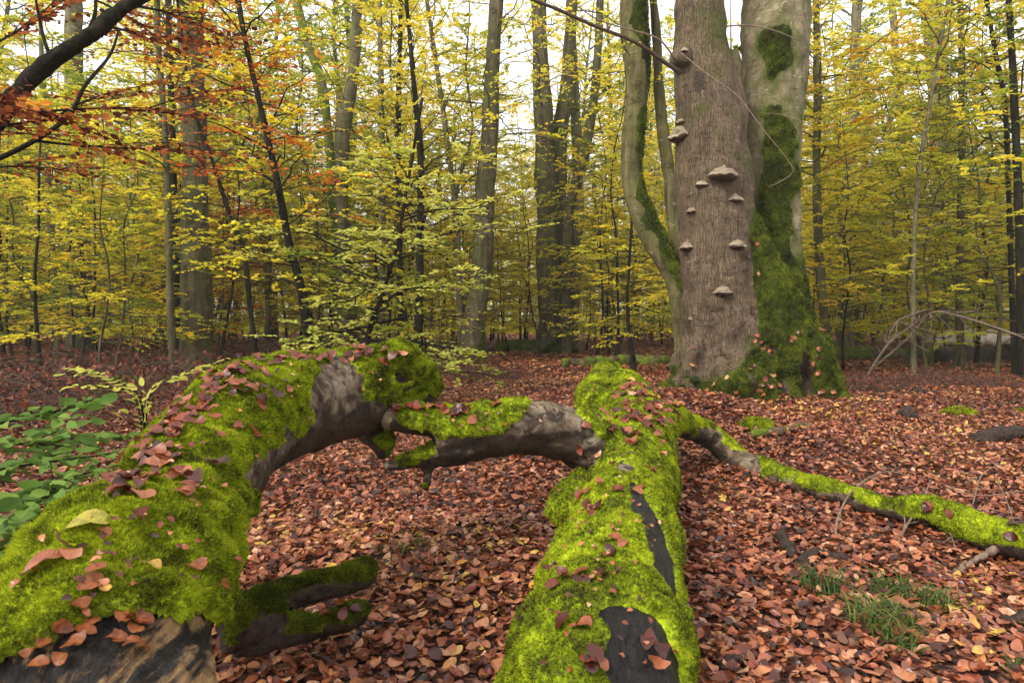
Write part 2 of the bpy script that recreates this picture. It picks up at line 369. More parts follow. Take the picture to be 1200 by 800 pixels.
def leaf_template(rows, curl, fold, twist, wob, seed, width=.32):
    """a beech leaf of unit length along +Y from the origin; three columns"""
    r = rs(seed); t = np.linspace(0, 1, rows); tq_ = np.clip(t, .03, .985); w = width * (tq_ ** .62) * ((1 - tq_) ** .72) / .395
    cols = np.array([-1, 0, 1.]); X = w[:, None] * cols; Yv = np.repeat(t[:, None] - .5, 3, 1)
    Z = fold * np.abs(X) + curl * (Yv ** 2) * 1.6 + twist * X * Yv * 2 + wob * r.randn(rows, 3) * np.abs(cols)
    V = np.stack([X, Yv, Z], -1).reshape(-1, 3)
    i = np.arange(rows - 1)[:, None] * 3; j = np.arange(2)[None]
    return V, np.stack([i + j, i + j + 1, i + 3 + j + 1, i + 3 + j], -1).reshape(-1, 4)
def frames(N, yaw):
    """rotation matrices whose z is N"""
    N = unit(N); ref = np.where(np.abs(N[:, 2:3]) < .95, [[0, 0, 1.]], [[1., 0, 0]])
    a = unit(np.cross(ref, N)); b = np.cross(N, a); c, s = np.cos(yaw)[:, None], np.sin(yaw)[:, None]
    return np.stack([a * c + b * s, b * c - a * s, N], -1)
def scatter(tpls, P, N, yaw, size, r):
    items, rn = [], []
    R = frames(N, yaw); which = r.randint(len(tpls), size=len(P)); col = r.rand(len(P))
    for k, (tv, tq) in enumerate(tpls):
        s = np.where(which == k)[0]
        if not len(s): continue
        V = np.einsum('nij,mj->nmi', R[s], tv) * size[s][:, None, None] + P[s][:, None]
        Q = (tq[None] + (np.arange(len(s)) * len(tv))[:, None, None]).reshape(-1, 4)
        items.append((V.reshape(-1, 3), [Q])); rn.append(np.repeat(col[s], len(tq)))
    V, Fs = merge(items); return V, Fs, np.concatenate(rn)
def litter():
    r = rs(3); items = []; rn = []
    near = [leaf_template(6, r.uniform(-.45, .65), r.uniform(-.4, .55), r.uniform(-.8, .8), .035, k, r.uniform(.27, .36)) for k in range(14)]
    mid = [leaf_template(4, r.uniform(-.5, .7), r.uniform(-.5, .6), r.uniform(-.8, .8), .03, k, r.uniform(.28, .36)) for k in range(10)]
    far = [leaf_template(3, .2, .3, .4, 0, 1), leaf_template(3, -.3, .4, -.3, 0, 2)]
    for d0, d1, dens, tp, sz, lift in ((1.2, 4, 1700, near, .050, .032), (4, 8, 1250, mid, .052, .036), (8, 14, 560, mid, .062, .04), (14, 34, 140, far, .105, .05), (34, 62, 34, far, .2, .06)):
        area = .9 * (d1 ** 2 - d0 ** 2) + 2 * (d1 - d0); n = int(area * dens)
        d = np.sqrt(r.rand(n) * (d1 ** 2 - d0 ** 2) + d0 ** 2); x = (r.rand(n) * 2 - 1) * (.86 * d + .8)
        P = np.c_[x, d, gh(np.c_[x, d]) + r.rand(n) ** 1.6 * lift + .004]
        N = np.c_[r.randn(n, 2) * .33, np.ones(n)]
        flip = r.rand(n) < .4; N[flip] *= -1
        V, Fs, q = scatter(tp, P, N, r.rand(n) * 6.28, sz * r.uniform(.45, 1.3, n), r)
        c = P.repeat(1, 0); wet = np.concatenate([V[f].mean(1) for f in Fs]); q = np.clip(q * 1.0 - .03 + .16 * fbm(wet * [1, 1, 0], .9, 71, 3), 0, 1)
        items.append((V, Fs)); rn.append(q)
    V, Fs = merge(items)
    tag(obj('leaf_litter', V, Fs, M['litter'], rnd=np.concatenate(rn)), 'thick carpet of fallen copper beech leaves covering the forest floor', 'leaf litter', kind='stuff')
litter()

# ------------------------------------------------------------------ moss
def fuzz(V, Q, N, s, count, blade, r, near=1.6, nb=4, droop=.25):
    """little shoots of moss scattered over the quads where s>0 : verts, tris, rnd"""
    P4 = V[Q]; area = np.linalg.norm(np.cross(P4[:, 2] - P4[:, 0], P4[:, 3] - P4[:, 1]), axis=1) / 2
    d = np.maximum(np.linalg.norm(P4.mean(1) - [0, 0, CAMH], axis=1), near); w = area * s[Q].mean(1) / d ** 1.2
    k = r.choice(len(Q), count, p=w / w.sum()); u, v = r.rand(2, count, 1)
    def bl(A): a = A[Q[k]]; return (a[:, 0] * (1 - u) + a[:, 1] * u) * (1 - v) + (a[:, 3] * (1 - u) + a[:, 2] * u) * v
    p, n = bl(V), unit(bl(N)); sc = blade * (d[k] / near) ** .6 * (.45 + .55 * bl(s[:, None])[:, 0])
    side = 1 - np.abs(n[:, 2:3]); n = unit(n + np.array([0, 0, -1]) * droop * side + r.randn(count, 3) * .25)
    R = frames(n, r.rand(count) * 6.28); Vo, rn = [], []
    c0 = np.clip(.5 + .32 * noise(p, 24, 4) + .26 * r.randn(count), 0, 1)  # dark and bright shoots put the shading inside the tufts into colour
    for b in range(nb):
        th = b / nb * 6.28 + r.rand(count) * .9; rad = R[:, :, 0] * np.cos(th)[:, None] + R[:, :, 1] * np.sin(th)[:, None]
        l = (sc * r.uniform(.6, 1.3, count))[:, None]; base = p - n * l * .25 + rad * l * .12
        tip = p + n * l * r.uniform(.45, 1, (count, 1)) + rad * l * r.uniform(.35, .9, (count, 1))
        perp = unit(np.cross(rad, n)) * l * .19
        Vo.append(np.stack([base - perp, base + perp, tip], 1)); rn.append(np.clip(c0 + .12 * r.randn(count), 0, 1))
    Vo = np.concatenate(Vo).reshape(-1, 3); T = np.arange(len(Vo)).reshape(-1, 3)
    return Vo, T, np.concatenate(rn)
def moss_part(parent, V, Q, N, mask, thick, count, blade, seed, mats, lump=.5, **kw):
    r = rs(seed); s = sst(.4, .62, mask)
    cell = 1 - np.abs(fbm(V, 11, seed, 2)); h = thick * s * np.maximum(.55 + lump * (1.1 * fbm(V, 6, seed + 3, 3) + 1.6 * (cell - .65) + .5 * noise(V, 38, seed + 5)), .15) - .006 * (1 - s)
    Vm = V + N * h[:, None]; Qm = Q[(s[Q] > .03).any(1)]
    use, inv = np.unique(Qm, return_inverse=True); Qm2 = inv.reshape(-1, 4); Vs = Vm[use]; Ns = vnorm(Vs, Qm2)
    fv, ft, fr = fuzz(Vs, Qm2, Ns, s[use], count, blade, r, **kw)
    VV = np.vstack([Vs, fv]); rn = np.r_[np.full(len(Qm2), .25), fr]
    o = obj('moss', VV, [Qm2, ft + len(Vs)], mats, parent, rn)
    mi = np.zeros(len(rn), np.int32); mi[len(Qm2):] = 1 if len(mats) > 1 else 0
    o.data.polygons.foreach_set('material_index', mi)
    return Vs, Qm2
def P(px, py, d, r): return (*at(px, py, d), r)
def blob(V, px, py, rx, ry, ang=0):
    """soft 0..1 patch around a place on the log, given where it appears from the photograph's viewpoint"""
    x, y = proj(V); c, s = math.cos(math.radians(ang)), math.sin(math.radians(ang)); dx, dy = x - px, y - py
    return np.exp(-(((dx * c + dy * s) / rx) ** 2 + ((-dx * s + dy * c) / ry) ** 2))
SURF = {}
def surf(key, *VQ):
    V, Fs = merge([(v, [q]) for v, q in VQ])
    SURF[key] = BVHTree.FromPolygons([Vector(v) for v in V], np.vstack(Fs).tolist())
def hit(key, px, py):
    d = ray(px, py); h = SURF[key].ray_cast(Vector((0, 0, CAMH)), Vector(d).normalized())
    return (np.array(h[0]), np.array(h[1])) if h[0] is not None else (None, None)

# ------------------------------------------------------------------ the two mossy logs
def left_log():
    path = [(-.62, -.9, .1, .17), (-.55, -.1, .24, .18), P(95, 1000, .84, .175), P(125, 800, 1.08, .185), P(146, 690, 1.27, .19), P(212, 612, 1.58, .150), P(248, 538, 2.0, .172),
            P(312, 484, 2.47, .19), P(390, 464, 2.86, .178), P(450, 459, 3.1, .165), P(484, 456, 3.28, .14), P(496, 456, 3.36, .09)]
    V, Q = fuse([tube(path, 220, 40), tube([P(455, 450, 3.1, .1), P(470, 432, 3.02, .1), P(478, 428, 2.98, .06)], 20, 20),
                 tube([P(440, 500, 3.1, .09), P(446, 515, 3.1, .06), P(450, 535, 3.12, .02)], 20, 16)], .011, 4)
    N = vnorm(V, Q); V = V + N * (.024 * fbm(V, 4, 1, 4) + .006 * fbm(V, 22, 2, 3))[:, None]; N = vnorm(V, Q)
    x, y = proj(V); n1 = fbm(V, 6, 9, 4)
    mask = .62 + .45 * N[:, 2] + .22 * n1
    mask -= 1.3 * blob(V, 394, 452, 25, 34, 20) + .6 * blob(V, 410, 498, 40, 14, -10) + .25 * blob(V, 468, 440, 13, 14) + .5 * blob(V, 350, 530, 70, 14, -25)
    cut = 713 + 56 * ((x - 185) / 185) ** 2 + 60 * sst(255, 295, x) + 8 * fbm(V, 14, 3, 3)
    mask = np.where(y > 640, np.minimum(mask + .2, .9), mask); mask -= 3 * sst(-6, 8, y - cut) * (V[:, 1] < 1.4)
    mask -= .8 * sst(.55, .2, V[:, 2]) * (V[:, 1] < 1)
    t = thing('mossy_log', (-.55, .2, 0), 'thick arched log furred with green moss, bare black wood at its near end', 'log')
    bare = sst(-30, -18, y - cut) * (V[:, 1] < 1.35)
    Vb = V - N * (.012 * bare)[:, None]
    fm = bare[Q].mean(1) > .5
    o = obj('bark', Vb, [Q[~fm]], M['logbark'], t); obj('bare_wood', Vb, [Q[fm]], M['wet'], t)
    vs = moss_part(t, V, Q, N, mask, .022, 170000, .0058, 11, [M['moss'], M['fuzz']], lump=.55, near=1.1)
    surf('left', (Vb, Q), vs)
left_log()

def right_log():
    main = [P(702, 1000, 1.3, .20), P(700, 800, 1.66, .208), P(716, 705, 2.08, .21), P(727, 635, 2.6, .20), P(738, 580, 3.15, .195), P(745, 528, 3.85, .215), P(735, 488, 4.8, .23), P(722, 462, 5.8, .20), P(715, 452, 6.6, .15), P(714, 452, 6.9, .08)]
    fork = [P(750, 545, 3.7, .17), P(715, 530, 3.45, .15), P(685, 517, 3.3, .135), P(640, 504, 3.2, .124), P(585, 507, 3.1, .124), P(530, 515, 3.03, .126), P(505, 518, 3.0, .10)]
    up = [P(535, 503, 3.03, .085), P(500, 496, 3.0, .062), P(470, 493, 2.97, .052), P(458, 492, 2.96, .046), P(451, 491, 2.96, .042)]
    lo = [P(540, 528, 3.03, .085), P(500, 536, 3.0, .058), P(470, 542, 2.97, .045), P(452, 545, 2.95, .042), P(446, 547, 2.95, .036)]
    stub = [P(502, 545, 3.0, .035), P(500, 562, 3.0, .024), P(498, 574, 3.0, .014)]
    lobe = [P(725, 560, 3.35, .12), P(690, 575, 3.2, .085), P(662, 594, 3.08, .07), P(648, 606, 3.0, .04)]
    knob = [P(760, 500, 4.3, .14), P(785, 492, 4.5, .10), P(803, 498, 4.65, .07), P(808, 508, 4.7, .05)]
    bulge = [P(720, 540, 3.4, .14), P(690, 540, 3.25, .09), P(684, 550, 3.22, .05)]
    ridge = [P(700, 478, 4.6, .12), P(700, 460, 5.2, .12), P(714, 440, 6.0, .10), P(718, 436, 6.4, .05)]
    V, Q = fuse([tube(main, 220, 40), tube(fork, 80, 28), tube(up, 30, 20), tube(lo, 30, 20), tube(stub, 14, 12), tube(lobe, 30, 20), tube(knob, 24, 18), tube(bulge, 20, 18), tube(ridge, 30, 18)], .012, 4)
    N = vnorm(V, Q); V = V + N * (.026 * fbm(V, 4, 21, 4) + .006 * fbm(V, 20, 22, 3))[:, None]; N = vnorm(V, Q)
    x, y = proj(V); n1 = fbm(V, 6, 29, 4); mask = .60 + .48 * N[:, 2] + .24 * n1
    isf = sst(752, 690, x + 34 * n1 - .35 * (y - 520)) * sst(575, 560, y) * (V[:, 1] < 3.65)
    mask += .25 * (1 - isf) + .25 * blob(V, 670, 590, 30, 30)
    mask -= isf * (.30 + .15 * n1) - isf * (.55 * blob(V, 570, 490, 60, 26) + .5 * blob(V, 490, 492, 30, 16) + .45 * blob(V, 485, 534, 22, 14))
    mask -= isf * (1.2 * blob(V, 655, 492, 42, 30) + .7 * blob(V, 690, 515, 26, 22))
    blk = 0
    for q, w in (((752, 772, 36, 58, -10), 2.2), ((722, 722, 34, 12, 12), 1.3), ((752, 598, 11, 44, -22), 1.7), ((776, 655, 12, 48, -16), 1.5), ((715, 590, 14, 6, -30), .5)): blk = blk + w * blob(V, *q)
    mask -= blk * (1 + .25 * fbm(V, 12, 31, 3))
    mask -= .45 * blob(V, 745, 475, 40, 18, 30) + 1.5 * isf * sst(466, 458, x)
    t = thing('mossy_log', (.22, 1.6, 0), 'moss covered forked log whose side limb reaches left and ends in broken prongs', 'log')
    fb = (isf[Q].mean(1) > .5); bw = (np.asarray(blk)[Q].mean(1) > .3) & ~fb; rest = ~fb & ~bw
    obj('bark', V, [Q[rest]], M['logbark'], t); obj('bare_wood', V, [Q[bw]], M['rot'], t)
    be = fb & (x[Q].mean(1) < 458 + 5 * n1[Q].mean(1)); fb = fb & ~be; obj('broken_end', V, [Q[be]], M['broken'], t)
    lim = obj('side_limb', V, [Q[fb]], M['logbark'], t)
    vs = moss_part(t, V, Q, N, mask, .025, 170000, .006, 12, [M['moss'], M['fuzz']], lump=.55, near=1.6)
    surf('right', (V, Q), vs)
right_log()

def mossy_branch(name, parts, label, cat, seed, voxel=.009, thick=.012, count=12000, blade=.009, bias=.58, bark='logbark', blobs=(), key=None, base=None, near=2.0, mats=None):
    V, Q = fuse(parts, voxel, 3); N = vnorm(V, Q); V = V + N * (.010 * fbm(V, 8, seed, 4) + .004 * fbm(V, 30, seed + 1, 3))[:, None]; N = vnorm(V, Q)
    mask = bias + .42 * N[:, 2] + .3 * fbm(V, 5, seed + 3, 4)
    for q, w in blobs: mask += w * blob(V, *q)
    t = thing(name, base if base is not None else (*V[V[:, 2].argmin()][:2], V[:, 2].min()), label, cat)
    obj('bark', V, [Q], M[bark], t); vs = moss_part(t, V, Q, N, mask, thick, count, blade, seed, [M[mats]] if mats else [M['moss'], M['fuzz']], near=near)
    if key: surf(key, (V, Q), vs)
    return t
mossy_branch('fallen_branch', [tube([P(792, 498, 4.6, .07), P(828, 508, 4.85, .085), P(868, 541, 4.8, .085), P(915, 560, 4.5, .075), P(960, 573, 4.2, .07), P(1000, 585, 3.95, .066), P(1035, 594, 3.8, .055), P(1065, 597, 3.68, .066), P(1100, 601, 3.55, .076), P(1140, 618, 3.35, .076), P(1180, 630, 3.2, .08), P(1260, 650, 2.95, .075), P(1400, 700, 2.65, .05), P(1480, 745, 2.5, .03)], 150, 24),
             tube([P(860, 537, 4.98, .05), P(850, 520, 5.1, .04), P(842, 512, 5.2, .02)], 14, 12)],
             'long crooked mossy fallen branch running right over the leaves from the forked log', 'branch', 41, .009, .012, 26000, .007, .42, blobs=(((1085, 600, 40, 12), .5), ((1150, 625, 50, 20), .45), ((930, 565, 40, 12), .2), ((870, 538, 18, 12), -.8), ((985, 585, 18, 8), -.5)), key='branch', near=3)
mossy_branch('branch_stump', [tube([P(262, 726, 1.95, .042), P(300, 713, 2.05, .047), P(350, 694, 2.15, .049), P(400, 682, 2.22, .047), P(428, 673, 2.3, .042), P(435, 670, 2.32, .038)], 60, 24),
             tube([P(275, 752, 1.95, .04), P(320, 742, 2.02, .042), P(370, 735, 2.1, .04), P(408, 724, 2.2, .036), P(420, 717, 2.25, .033)], 60, 22), tube([P(262, 738, 1.93, .06), P(330, 724, 2.05, .05)], 20, 20)],
             'short stub of two dark mossy branches side by side under the arched log', 'branch', 43, .008, .012, 26000, .010, .52, bark='black', mats='tmoss', key='stub', near=2)

# ------------------------------------------------------------------ leaves lying on the logs
LT, LTV, LEAVES = [], [], []
_r = rs(77)
for k in range(9):
    v, q = leaf_template(7, _r.uniform(-.4, .8), _r.uniform(-.4, .6), _r.uniform(-.7, .7), .03, 50 + k, _r.uniform(.29, .36))
    LT.append(build(v, [q], name='fallen_leaf')); LTV.append((v, q))
def lay_leaf(key, px, py, size, r, label, group, mat=None, yaw=None, tilt=.22, lift=.010):
    p, n = hit(key, px, py)
    if p is None: return
    n = unit(n * 1.0 + np.array([0, 0, .5]) + r.randn(3) * tilt)
    yaw = r.rand() * 6.28 if yaw is None else yaw
    R = frames(n[None], np.array([yaw]))[0]
    s = size * r.uniform(.85, 1.15)
    LEAVES.append((s / p[1], r.randint(len(LT)), R, s, p + n * lift + np.array([0, 0, .004]), label, group, mat))
def finish_leaves(limit=290):
    items, rn, r = [], [], rs(2)
    for k, (_, ti, R, s, loc, label, group, mat) in enumerate(sorted(LEAVES, key=lambda a: -a[0] + (9 if a[3] < .022 else 0))):
        me = LT[ti]
        if not me.materials: me.materials.append(M['dead'])
        if k < limit or not group:
            o = bpy.data.objects.new('fallen_leaf', me); COL.objects.link(o)
            if mat: o.material_slots[0].link = 'OBJECT'; o.material_slots[0].material = M[mat]
            o.rotation_euler = Matrix(R.tolist()).to_euler(); o.scale = (s, s, s); o.location = loc; tag(o, label, 'leaf', group)
        else:
            tv, tq = LTV[ti]; items.append((tv @ R.T * s + loc, [tq])); rn += [r.rand()] * len(tq)
    V, Fs = merge(items)
    tag(obj('small_fallen_leaves', V, Fs, M['litter'], rnd=np.array(rn)), 'smallest dead leaves sprinkled on the logs and tree foot', 'leaves', kind='stuff')
def lay_many(key, spots, size, r, label, group, **kw):
    for px, py, sx, sy, n in spots:
        for _ in range(n): lay_leaf(key, px + r.randn() * sx, py + r.randn() * sy, size, r, label, group, **kw)
r = rs(5)
G = 'fallen leaves on the arched log'
lay_many('left', [(250, 450, 16, 9, 18), (226, 478, 18, 11, 20), (205, 500, 18, 11, 20), (176, 545, 14, 14, 14), (150, 572, 20, 10, 18), (275, 436, 18, 5, 12), (195, 525, 34, 22, 14), (310, 425, 18, 4, 8), (265, 470, 30, 20, 8)], .041, r,
         'dead brown leaf in the drift of leaves along the ridge of the arched log', G)
lay_many('left', [(345, 420, 26, 4, 9), (415, 414, 26, 4, 11), (462, 420, 16, 8, 7), (395, 425, 30, 6, 6)], .05, r,
         'dead brown beech leaf lying on the high far crest of the arched log', G)
lay_many('left', [(300, 460, 30, 25, 6), (240, 540, 30, 25, 5)], .055, r, 'dead brown beech leaf alone on the green side of the arched log', G)
for px, py, s, mat, lb in ((176, 669, .036, 'yellow', 'small yellow leaf on the moss in the middle of the arched log'), (105, 688, .036, 'orange', 'lower orange brown leaf of the pair left of the small yellow leaf'),
                           (112, 674, .034, 'orange', 'upper orange brown leaf of the pair left of the small yellow leaf'), (104, 619, .07, 'lime', 'long yellow green leaf on the moss of the arched log above the orange pair'),
                           (228, 671, .036, 'orange', 'pointed orange leaf on the moss right of the small yellow leaf'), (52, 667, .055, None, 'large red brown leaf on the moss at the left edge of the photo'),
                           (262, 692, .042, 'orange', 'orange leaf standing on edge at the right flank of the arched log'), (75, 650, .05, None, 'curled brown leaf on the moss beside the yellow green leaf'),
                           (85, 655, .04, None, 'small brown leaf below the yellow green leaf on the arched log'), (118, 630, .03, 'orange', 'tiny tan leaf right of the yellow green leaf on the arched log'), (158, 610, .035, None, 'single rust leaf on the moss below the leaf drift of the arched log')):
    lay_leaf('left', px, py, s, r, lb, None, mat)
lay_many('left', [(115, 735, 24, 10, 4), (150, 730, 12, 6, 2), (60, 775, 18, 12, 3), (45, 790, 12, 8, 2), (105, 765, 20, 6, 2), (160, 763, 16, 4, 3), (165, 735, 10, 8, 2), (90, 745, 30, 14, 3)], .028, r, 'orange brown leaf on the bare black wood of the arched log', G, mat='orange')
G = 'fallen leaves on the forked log'
lay_many('right', [(760, 470, 18, 10, 44), (735, 487, 18, 9, 28), (775, 482, 12, 9, 26), (745, 455, 12, 6, 18), (752, 503, 18, 9, 16)], .062, r, 'dead copper leaf in the pile on the far end of the forked log', G)
lay_many('right', [(690, 582, 10, 6, 3), (700, 600, 10, 5, 4), (665, 675, 14, 6, 4), (725, 575, 6, 3, 2), (690, 735, 12, 8, 2), (692, 775, 10, 8, 4), (765, 755, 6, 18, 4), (745, 535, 20, 15, 5), (720, 640, 10, 5, 2), (680, 650, 20, 20, 4), (760, 555, 10, 15, 3)], .052, r,
         'dead brown leaf scattered on the mossy near stretch of the forked log', G)
lay_many('right', [(520, 478, 16, 4, 8), (545, 485, 8, 8, 5), (583, 474, 5, 2, 2), (490, 480, 14, 3, 5)], .06, r, 'red brown leaf lying on the side limb of the forked log', G)
lay_many('left', [(200, 560, 70, 60, 60), (130, 650, 60, 40, 30), (340, 440, 60, 20, 40)], .016, r, 'tiny bit of leaf on the arched log', 'leaf bits on the arched log')
lay_many('right', [(700, 700, 50, 50, 50), (720, 600, 40, 40, 50), (740, 500, 30, 30, 40), (560, 490, 60, 10, 20)], .018, r, 'tiny bit of leaf on the forked log', 'leaf bits on the forked log')
lay_many('branch', [(1085, 598, 6, 3, 2), (1185, 625, 6, 4, 2), (1115, 605, 4, 3, 1)], .06, r, 'brown leaf resting on the long fallen branch at right', 'leaves on the fallen branch')
lay_many('stub', [(400, 705, 10, 6, 2), (385, 725, 6, 4, 2)], .05, r, 'rust leaf caught on the dark branch stub under the arched log', 'leaves on the branch stub')
# ------------------------------------------------------------------ the big twin-trunked tree with bracket fungi
def fungus(parent, px, py, w, key, r, out=None, hgt=.8, flat=.5):
    p, n = hit(key, px, py)
    if p is None: return
    W = w * 1.08 * r.uniform(.9, 1.15) * p[1] / F / 2
    o = unit(np.array(out, float)) if out is not None else unit(n * [1, 1, 0] + [0, -.5, 0]); sd = np.array([-o[1], o[0], 0]); up = np.array([0, 0, 1.0])
    nt_, nr = 22, 8; th = np.linspace(-np.pi / 2, np.pi / 2, nt_); s = np.linspace(0, 1, nr)
    hgt *= r.uniform(.75, 1.25); wob = 1 + .12 * np.sin(2 * th + r.rand() * 6) + .08 * np.sin(5 * th + r.rand() * 6) + .03 * r.randn(nt_)
    V = []
    for k, q in enumerate(np.r_[s, s[::-1]]):           # top shell then underside
        top = k < nr
        z = hgt * W * (1 - q ** 1.25) * (1 + .14 * math.sin(q * 14)) if top else -flat * W * (1 - q ** 2.2) * .9
        rad = W * q * wob
        V.append(p[None] + sd * (np.sin(th) * rad)[:, None] + o * (np.cos(th) * rad * .95 - .03)[:, None] + up * (z - .1 * W * (q * np.cos(th)) + .02 * W * np.sin(5 * th) * q)[:, None])
    V = np.concatenate(V); n_ = nt_; i = np.arange(2 * nr - 1)[:, None] * n_; j = np.arange(n_ - 1)[None]
    Q = np.stack([i + j, i + n_ + j, i + n_ + j + 1, i + j + 1], -1).reshape(-1, 4)
    V = V + (.11 * W * fbm(V, 2.5 / W, int(px), 3))[:, None] * up + (.06 * W * fbm(V, 2.5 / W, int(px) + 9, 3))[:, None] * sd
    obj('bracket_fungus', V, [Q], M['fungus'], parent)
def taxis(V, path):
    q = spline(path, 60); d = np.full(len(V), 9e9); rr = np.zeros(len(V))
    for row in q:
        e = np.linalg.norm(V - row[:3], axis=1) / row[3]; d = np.minimum(d, e)
    return d
def fungus_tree():
    Lp = [P(860, 500, 9.35, 72), P(856, 460, 9.35, 60), P(850, 425, 9.35, 47), P(845, 380, 9.35, 43), P(841, 300, 9.35, 42), P(834, 200, 9.35, 42), P(829, 130, 9.35, 37), P(822, 70, 9.4, 31), P(820, 0, 9.4, 28), P(818, -150, 9.5, 26), P(815, -420, 9.6, 22)]
    Rp = [P(925, 500, 9.9, 42), P(920, 430, 9.95, 40), P(912, 360, 10, 33), P(907, 290, 10, 30), P(905, 200, 10, 31), P(906, 100, 10.1, 36), P(911, 0, 10.2, 38), P(920, -150, 10.3, 36), P(935, -420, 10.5, 32)]
    B = [P(872, 235, 9.4, 10), P(884, 290, 9.25, 18), P(900, 345, 9.15, 30), P(917, 395, 9.1, 42), P(934, 440, 9.1, 46), P(942, 490, 9.1, 40)]
    f = lambda path: [(a[0], a[1], a[2], a[3] * a[1] / F) for a in path]
    Lp, Rp, B = f(Lp), f(Rp), f(B)
    flap = f([P(858, 62, 9.4, 8), P(860, 110, 9.3, 11), P(864, 180, 9.22, 14), P(872, 250, 9.2, 15), P(882, 330, 9.2, 13)])
    roots = [f([P(802, 60, 9.2, 8), P(797, 67, 9.12, 12), P(796, 76, 9.1, 9)]), f([P(890, 380, 9.0, 22), P(892, 430, 8.78, 22), P(896, 462, 8.55, 21), P(899, 486, 8.3, 15), P(902, 502, 8.1, 6)]),
             f([P(950, 410, 9.2, 16), P(966, 440, 9.0, 18), P(974, 468, 8.8, 18), P(984, 488, 8.6, 8)]), f([P(815, 400, 9.2, 20), P(802, 436, 9.1, 24), P(784, 462, 8.95, 20), P(766, 484, 8.8, 9)]),
             f([P(845, 420, 9.0, 24), P(842, 460, 8.8, 24), P(838, 484, 8.6, 10)]), f([P(870, 410, 8.95, 20), P(872, 450, 8.75, 20), P(874, 480, 8.6, 9)]), f([P(925, 430, 8.85, 22), P(932, 465, 8.7, 20), P(938, 488, 8.5, 8)])]
    V, Q = fuse([tube(Lp, 90, 40), tube(Rp, 90, 36), tube(B, 40, 28), tube(flap, 30, 16)] + [tube(q, 24, 18) for q in roots], .03, 3)
    N = vnorm(V, Q)
    dl, dr = np.minimum(taxis(V, Lp), taxis(V, flap)), taxis(V, Rp); pale = dr < dl; low = np.clip(1.6 - V[:, 2], 0, 1.6)
    V = V + N * ((.03 + .06 * low) * fbm(V, 2.6, 61, 4) - .12 * low * np.abs(fbm(V * [1, 1, .35], 5, 67, 2)) + np.where(pale, .004, .008) * fbm(V * [9, 9, 1.6], 1, 62, 3))[:, None]; hol = np.clip(1.1 * blob(V, 948, 438, 11, 30, -10) + 1.0 * blob(V, 882, 452, 7, 18) + .8 * blob(V, 918, 455, 7, 18) + .7 * blob(V, 905, 408, 10, 9), 0, 1) * (V[:, 1] < 9.6)
    V = V - N * (.10 * hol)[:, None]; N = vnorm(V, Q)
    x, y = proj(V); n1 = fbm(V, 2.2, 63, 5); n2 = fbm(V, 6, 66, 3)
    mask = .25 + (.2 + .1 * pale) * n1 + (.1 + .26 * low) * n2
    for q, w in (((915, 390, 38, 85, -12), .85), ((895, 330, 14, 60, -14), .8), ((898, 470, 20, 26), .9), ((905, 250, 26, 90), .55 * 1), ((908, 175, 16, 30), .35), ((870, 445, 40, 32), .55), ((815, 452, 44, 30), .6), ((845, 465, 60, 14), .3), ((968, 450, 22, 34), .9), ((940, 430, 34, 40), .5), ((912, 75, 22, 28), .22)):
        mask = mask + w * blob(V, *q)
    mask -= 1.2 * blob(V, 838, 330, 45, 110) + 1.5 * hol + .9 * blob(V, 878, 330, 6, 70, -8) + .35 * blob(V, 890, 190, 9, 40)
    mask = np.where(V[:, 1] > 10.3, .2 + .3 * n1, mask)
    t = thing('fungus_tree', (*at(880, 470, 9.35)[:2], 0), 'huge old twin trunked tree with shelf fungi on its brown trunk and a mossy buttress', 'tree')
    pf = pale[Q].mean(1) > .5; sc = ((blob(V, 818, 95, 9, 17, 6) + .35 * fbm(V, 7, 5, 3) > .55) & (V[:, 1] < 9.4)) | (hol > .45)  # scar is dark wood; root hollows get near-black colour as painted shade
    o = obj('trunk', V, [Q[~pf]], [M['brown'], M['black']], t, mask[Q[~pf]].mean(1)); o['label'] = 'brown cracked trunk with shelf fungi'
    o.data.polygons.foreach_set('material_index', sc[Q[~pf]].all(1).astype(np.int32))
    o = obj('trunk', V, [Q[pf]], M['pale'], t, mask[Q[pf]].mean(1)); o['label'] = 'pale smooth trunk behind, with dark green moss'
    vs = moss_part(t, V, Q, N, mask, .034, 80000, .018, 64, [M['tmoss']], near=8.0, lump=.8)
    surf('tree', (V, Q), vs)
    r = rs(8)
    for px, py, w, out in ((796, 160, 26, (-.8, -.6, 0)), (797, 143, 14, (-.8, -.6, 0)), (849, 205, 40, (.05, -1, 0)), (823, 216, 17, None), (861, 234, 17, None), (812, 247, 15, None), (806, 290, 23, (-.6, -.8, 0)), (865, 288, 21, None), (848, 342, 24, None), (800, 60, 12, (-.5, -.8, 0)), (809, 374, 9, None)):
        fungus(t, px, py, w, 'tree', r, out)
    lay_many('tree', [(890, 450, 14, 8, 9), (893, 405, 8, 8, 5), (902, 470, 10, 10, 7), (885, 300, 4, 18, 4), (958, 420, 5, 14, 8), (925, 400, 12, 20, 5), (840, 440, 20, 14, 4), (965, 455, 8, 8, 6)], .085, rs(12), 'brown leaf caught in the moss at the foot of the fungus tree', 'leaves on the fungus tree')
    fungus(t, 844, 203, 18, 'tree', r, (-.2, -1, 0), .9)
    br = lambda pts: tube([(*at(a, b, c), d * .62) for a, b, c, d in pts], 40, 8)
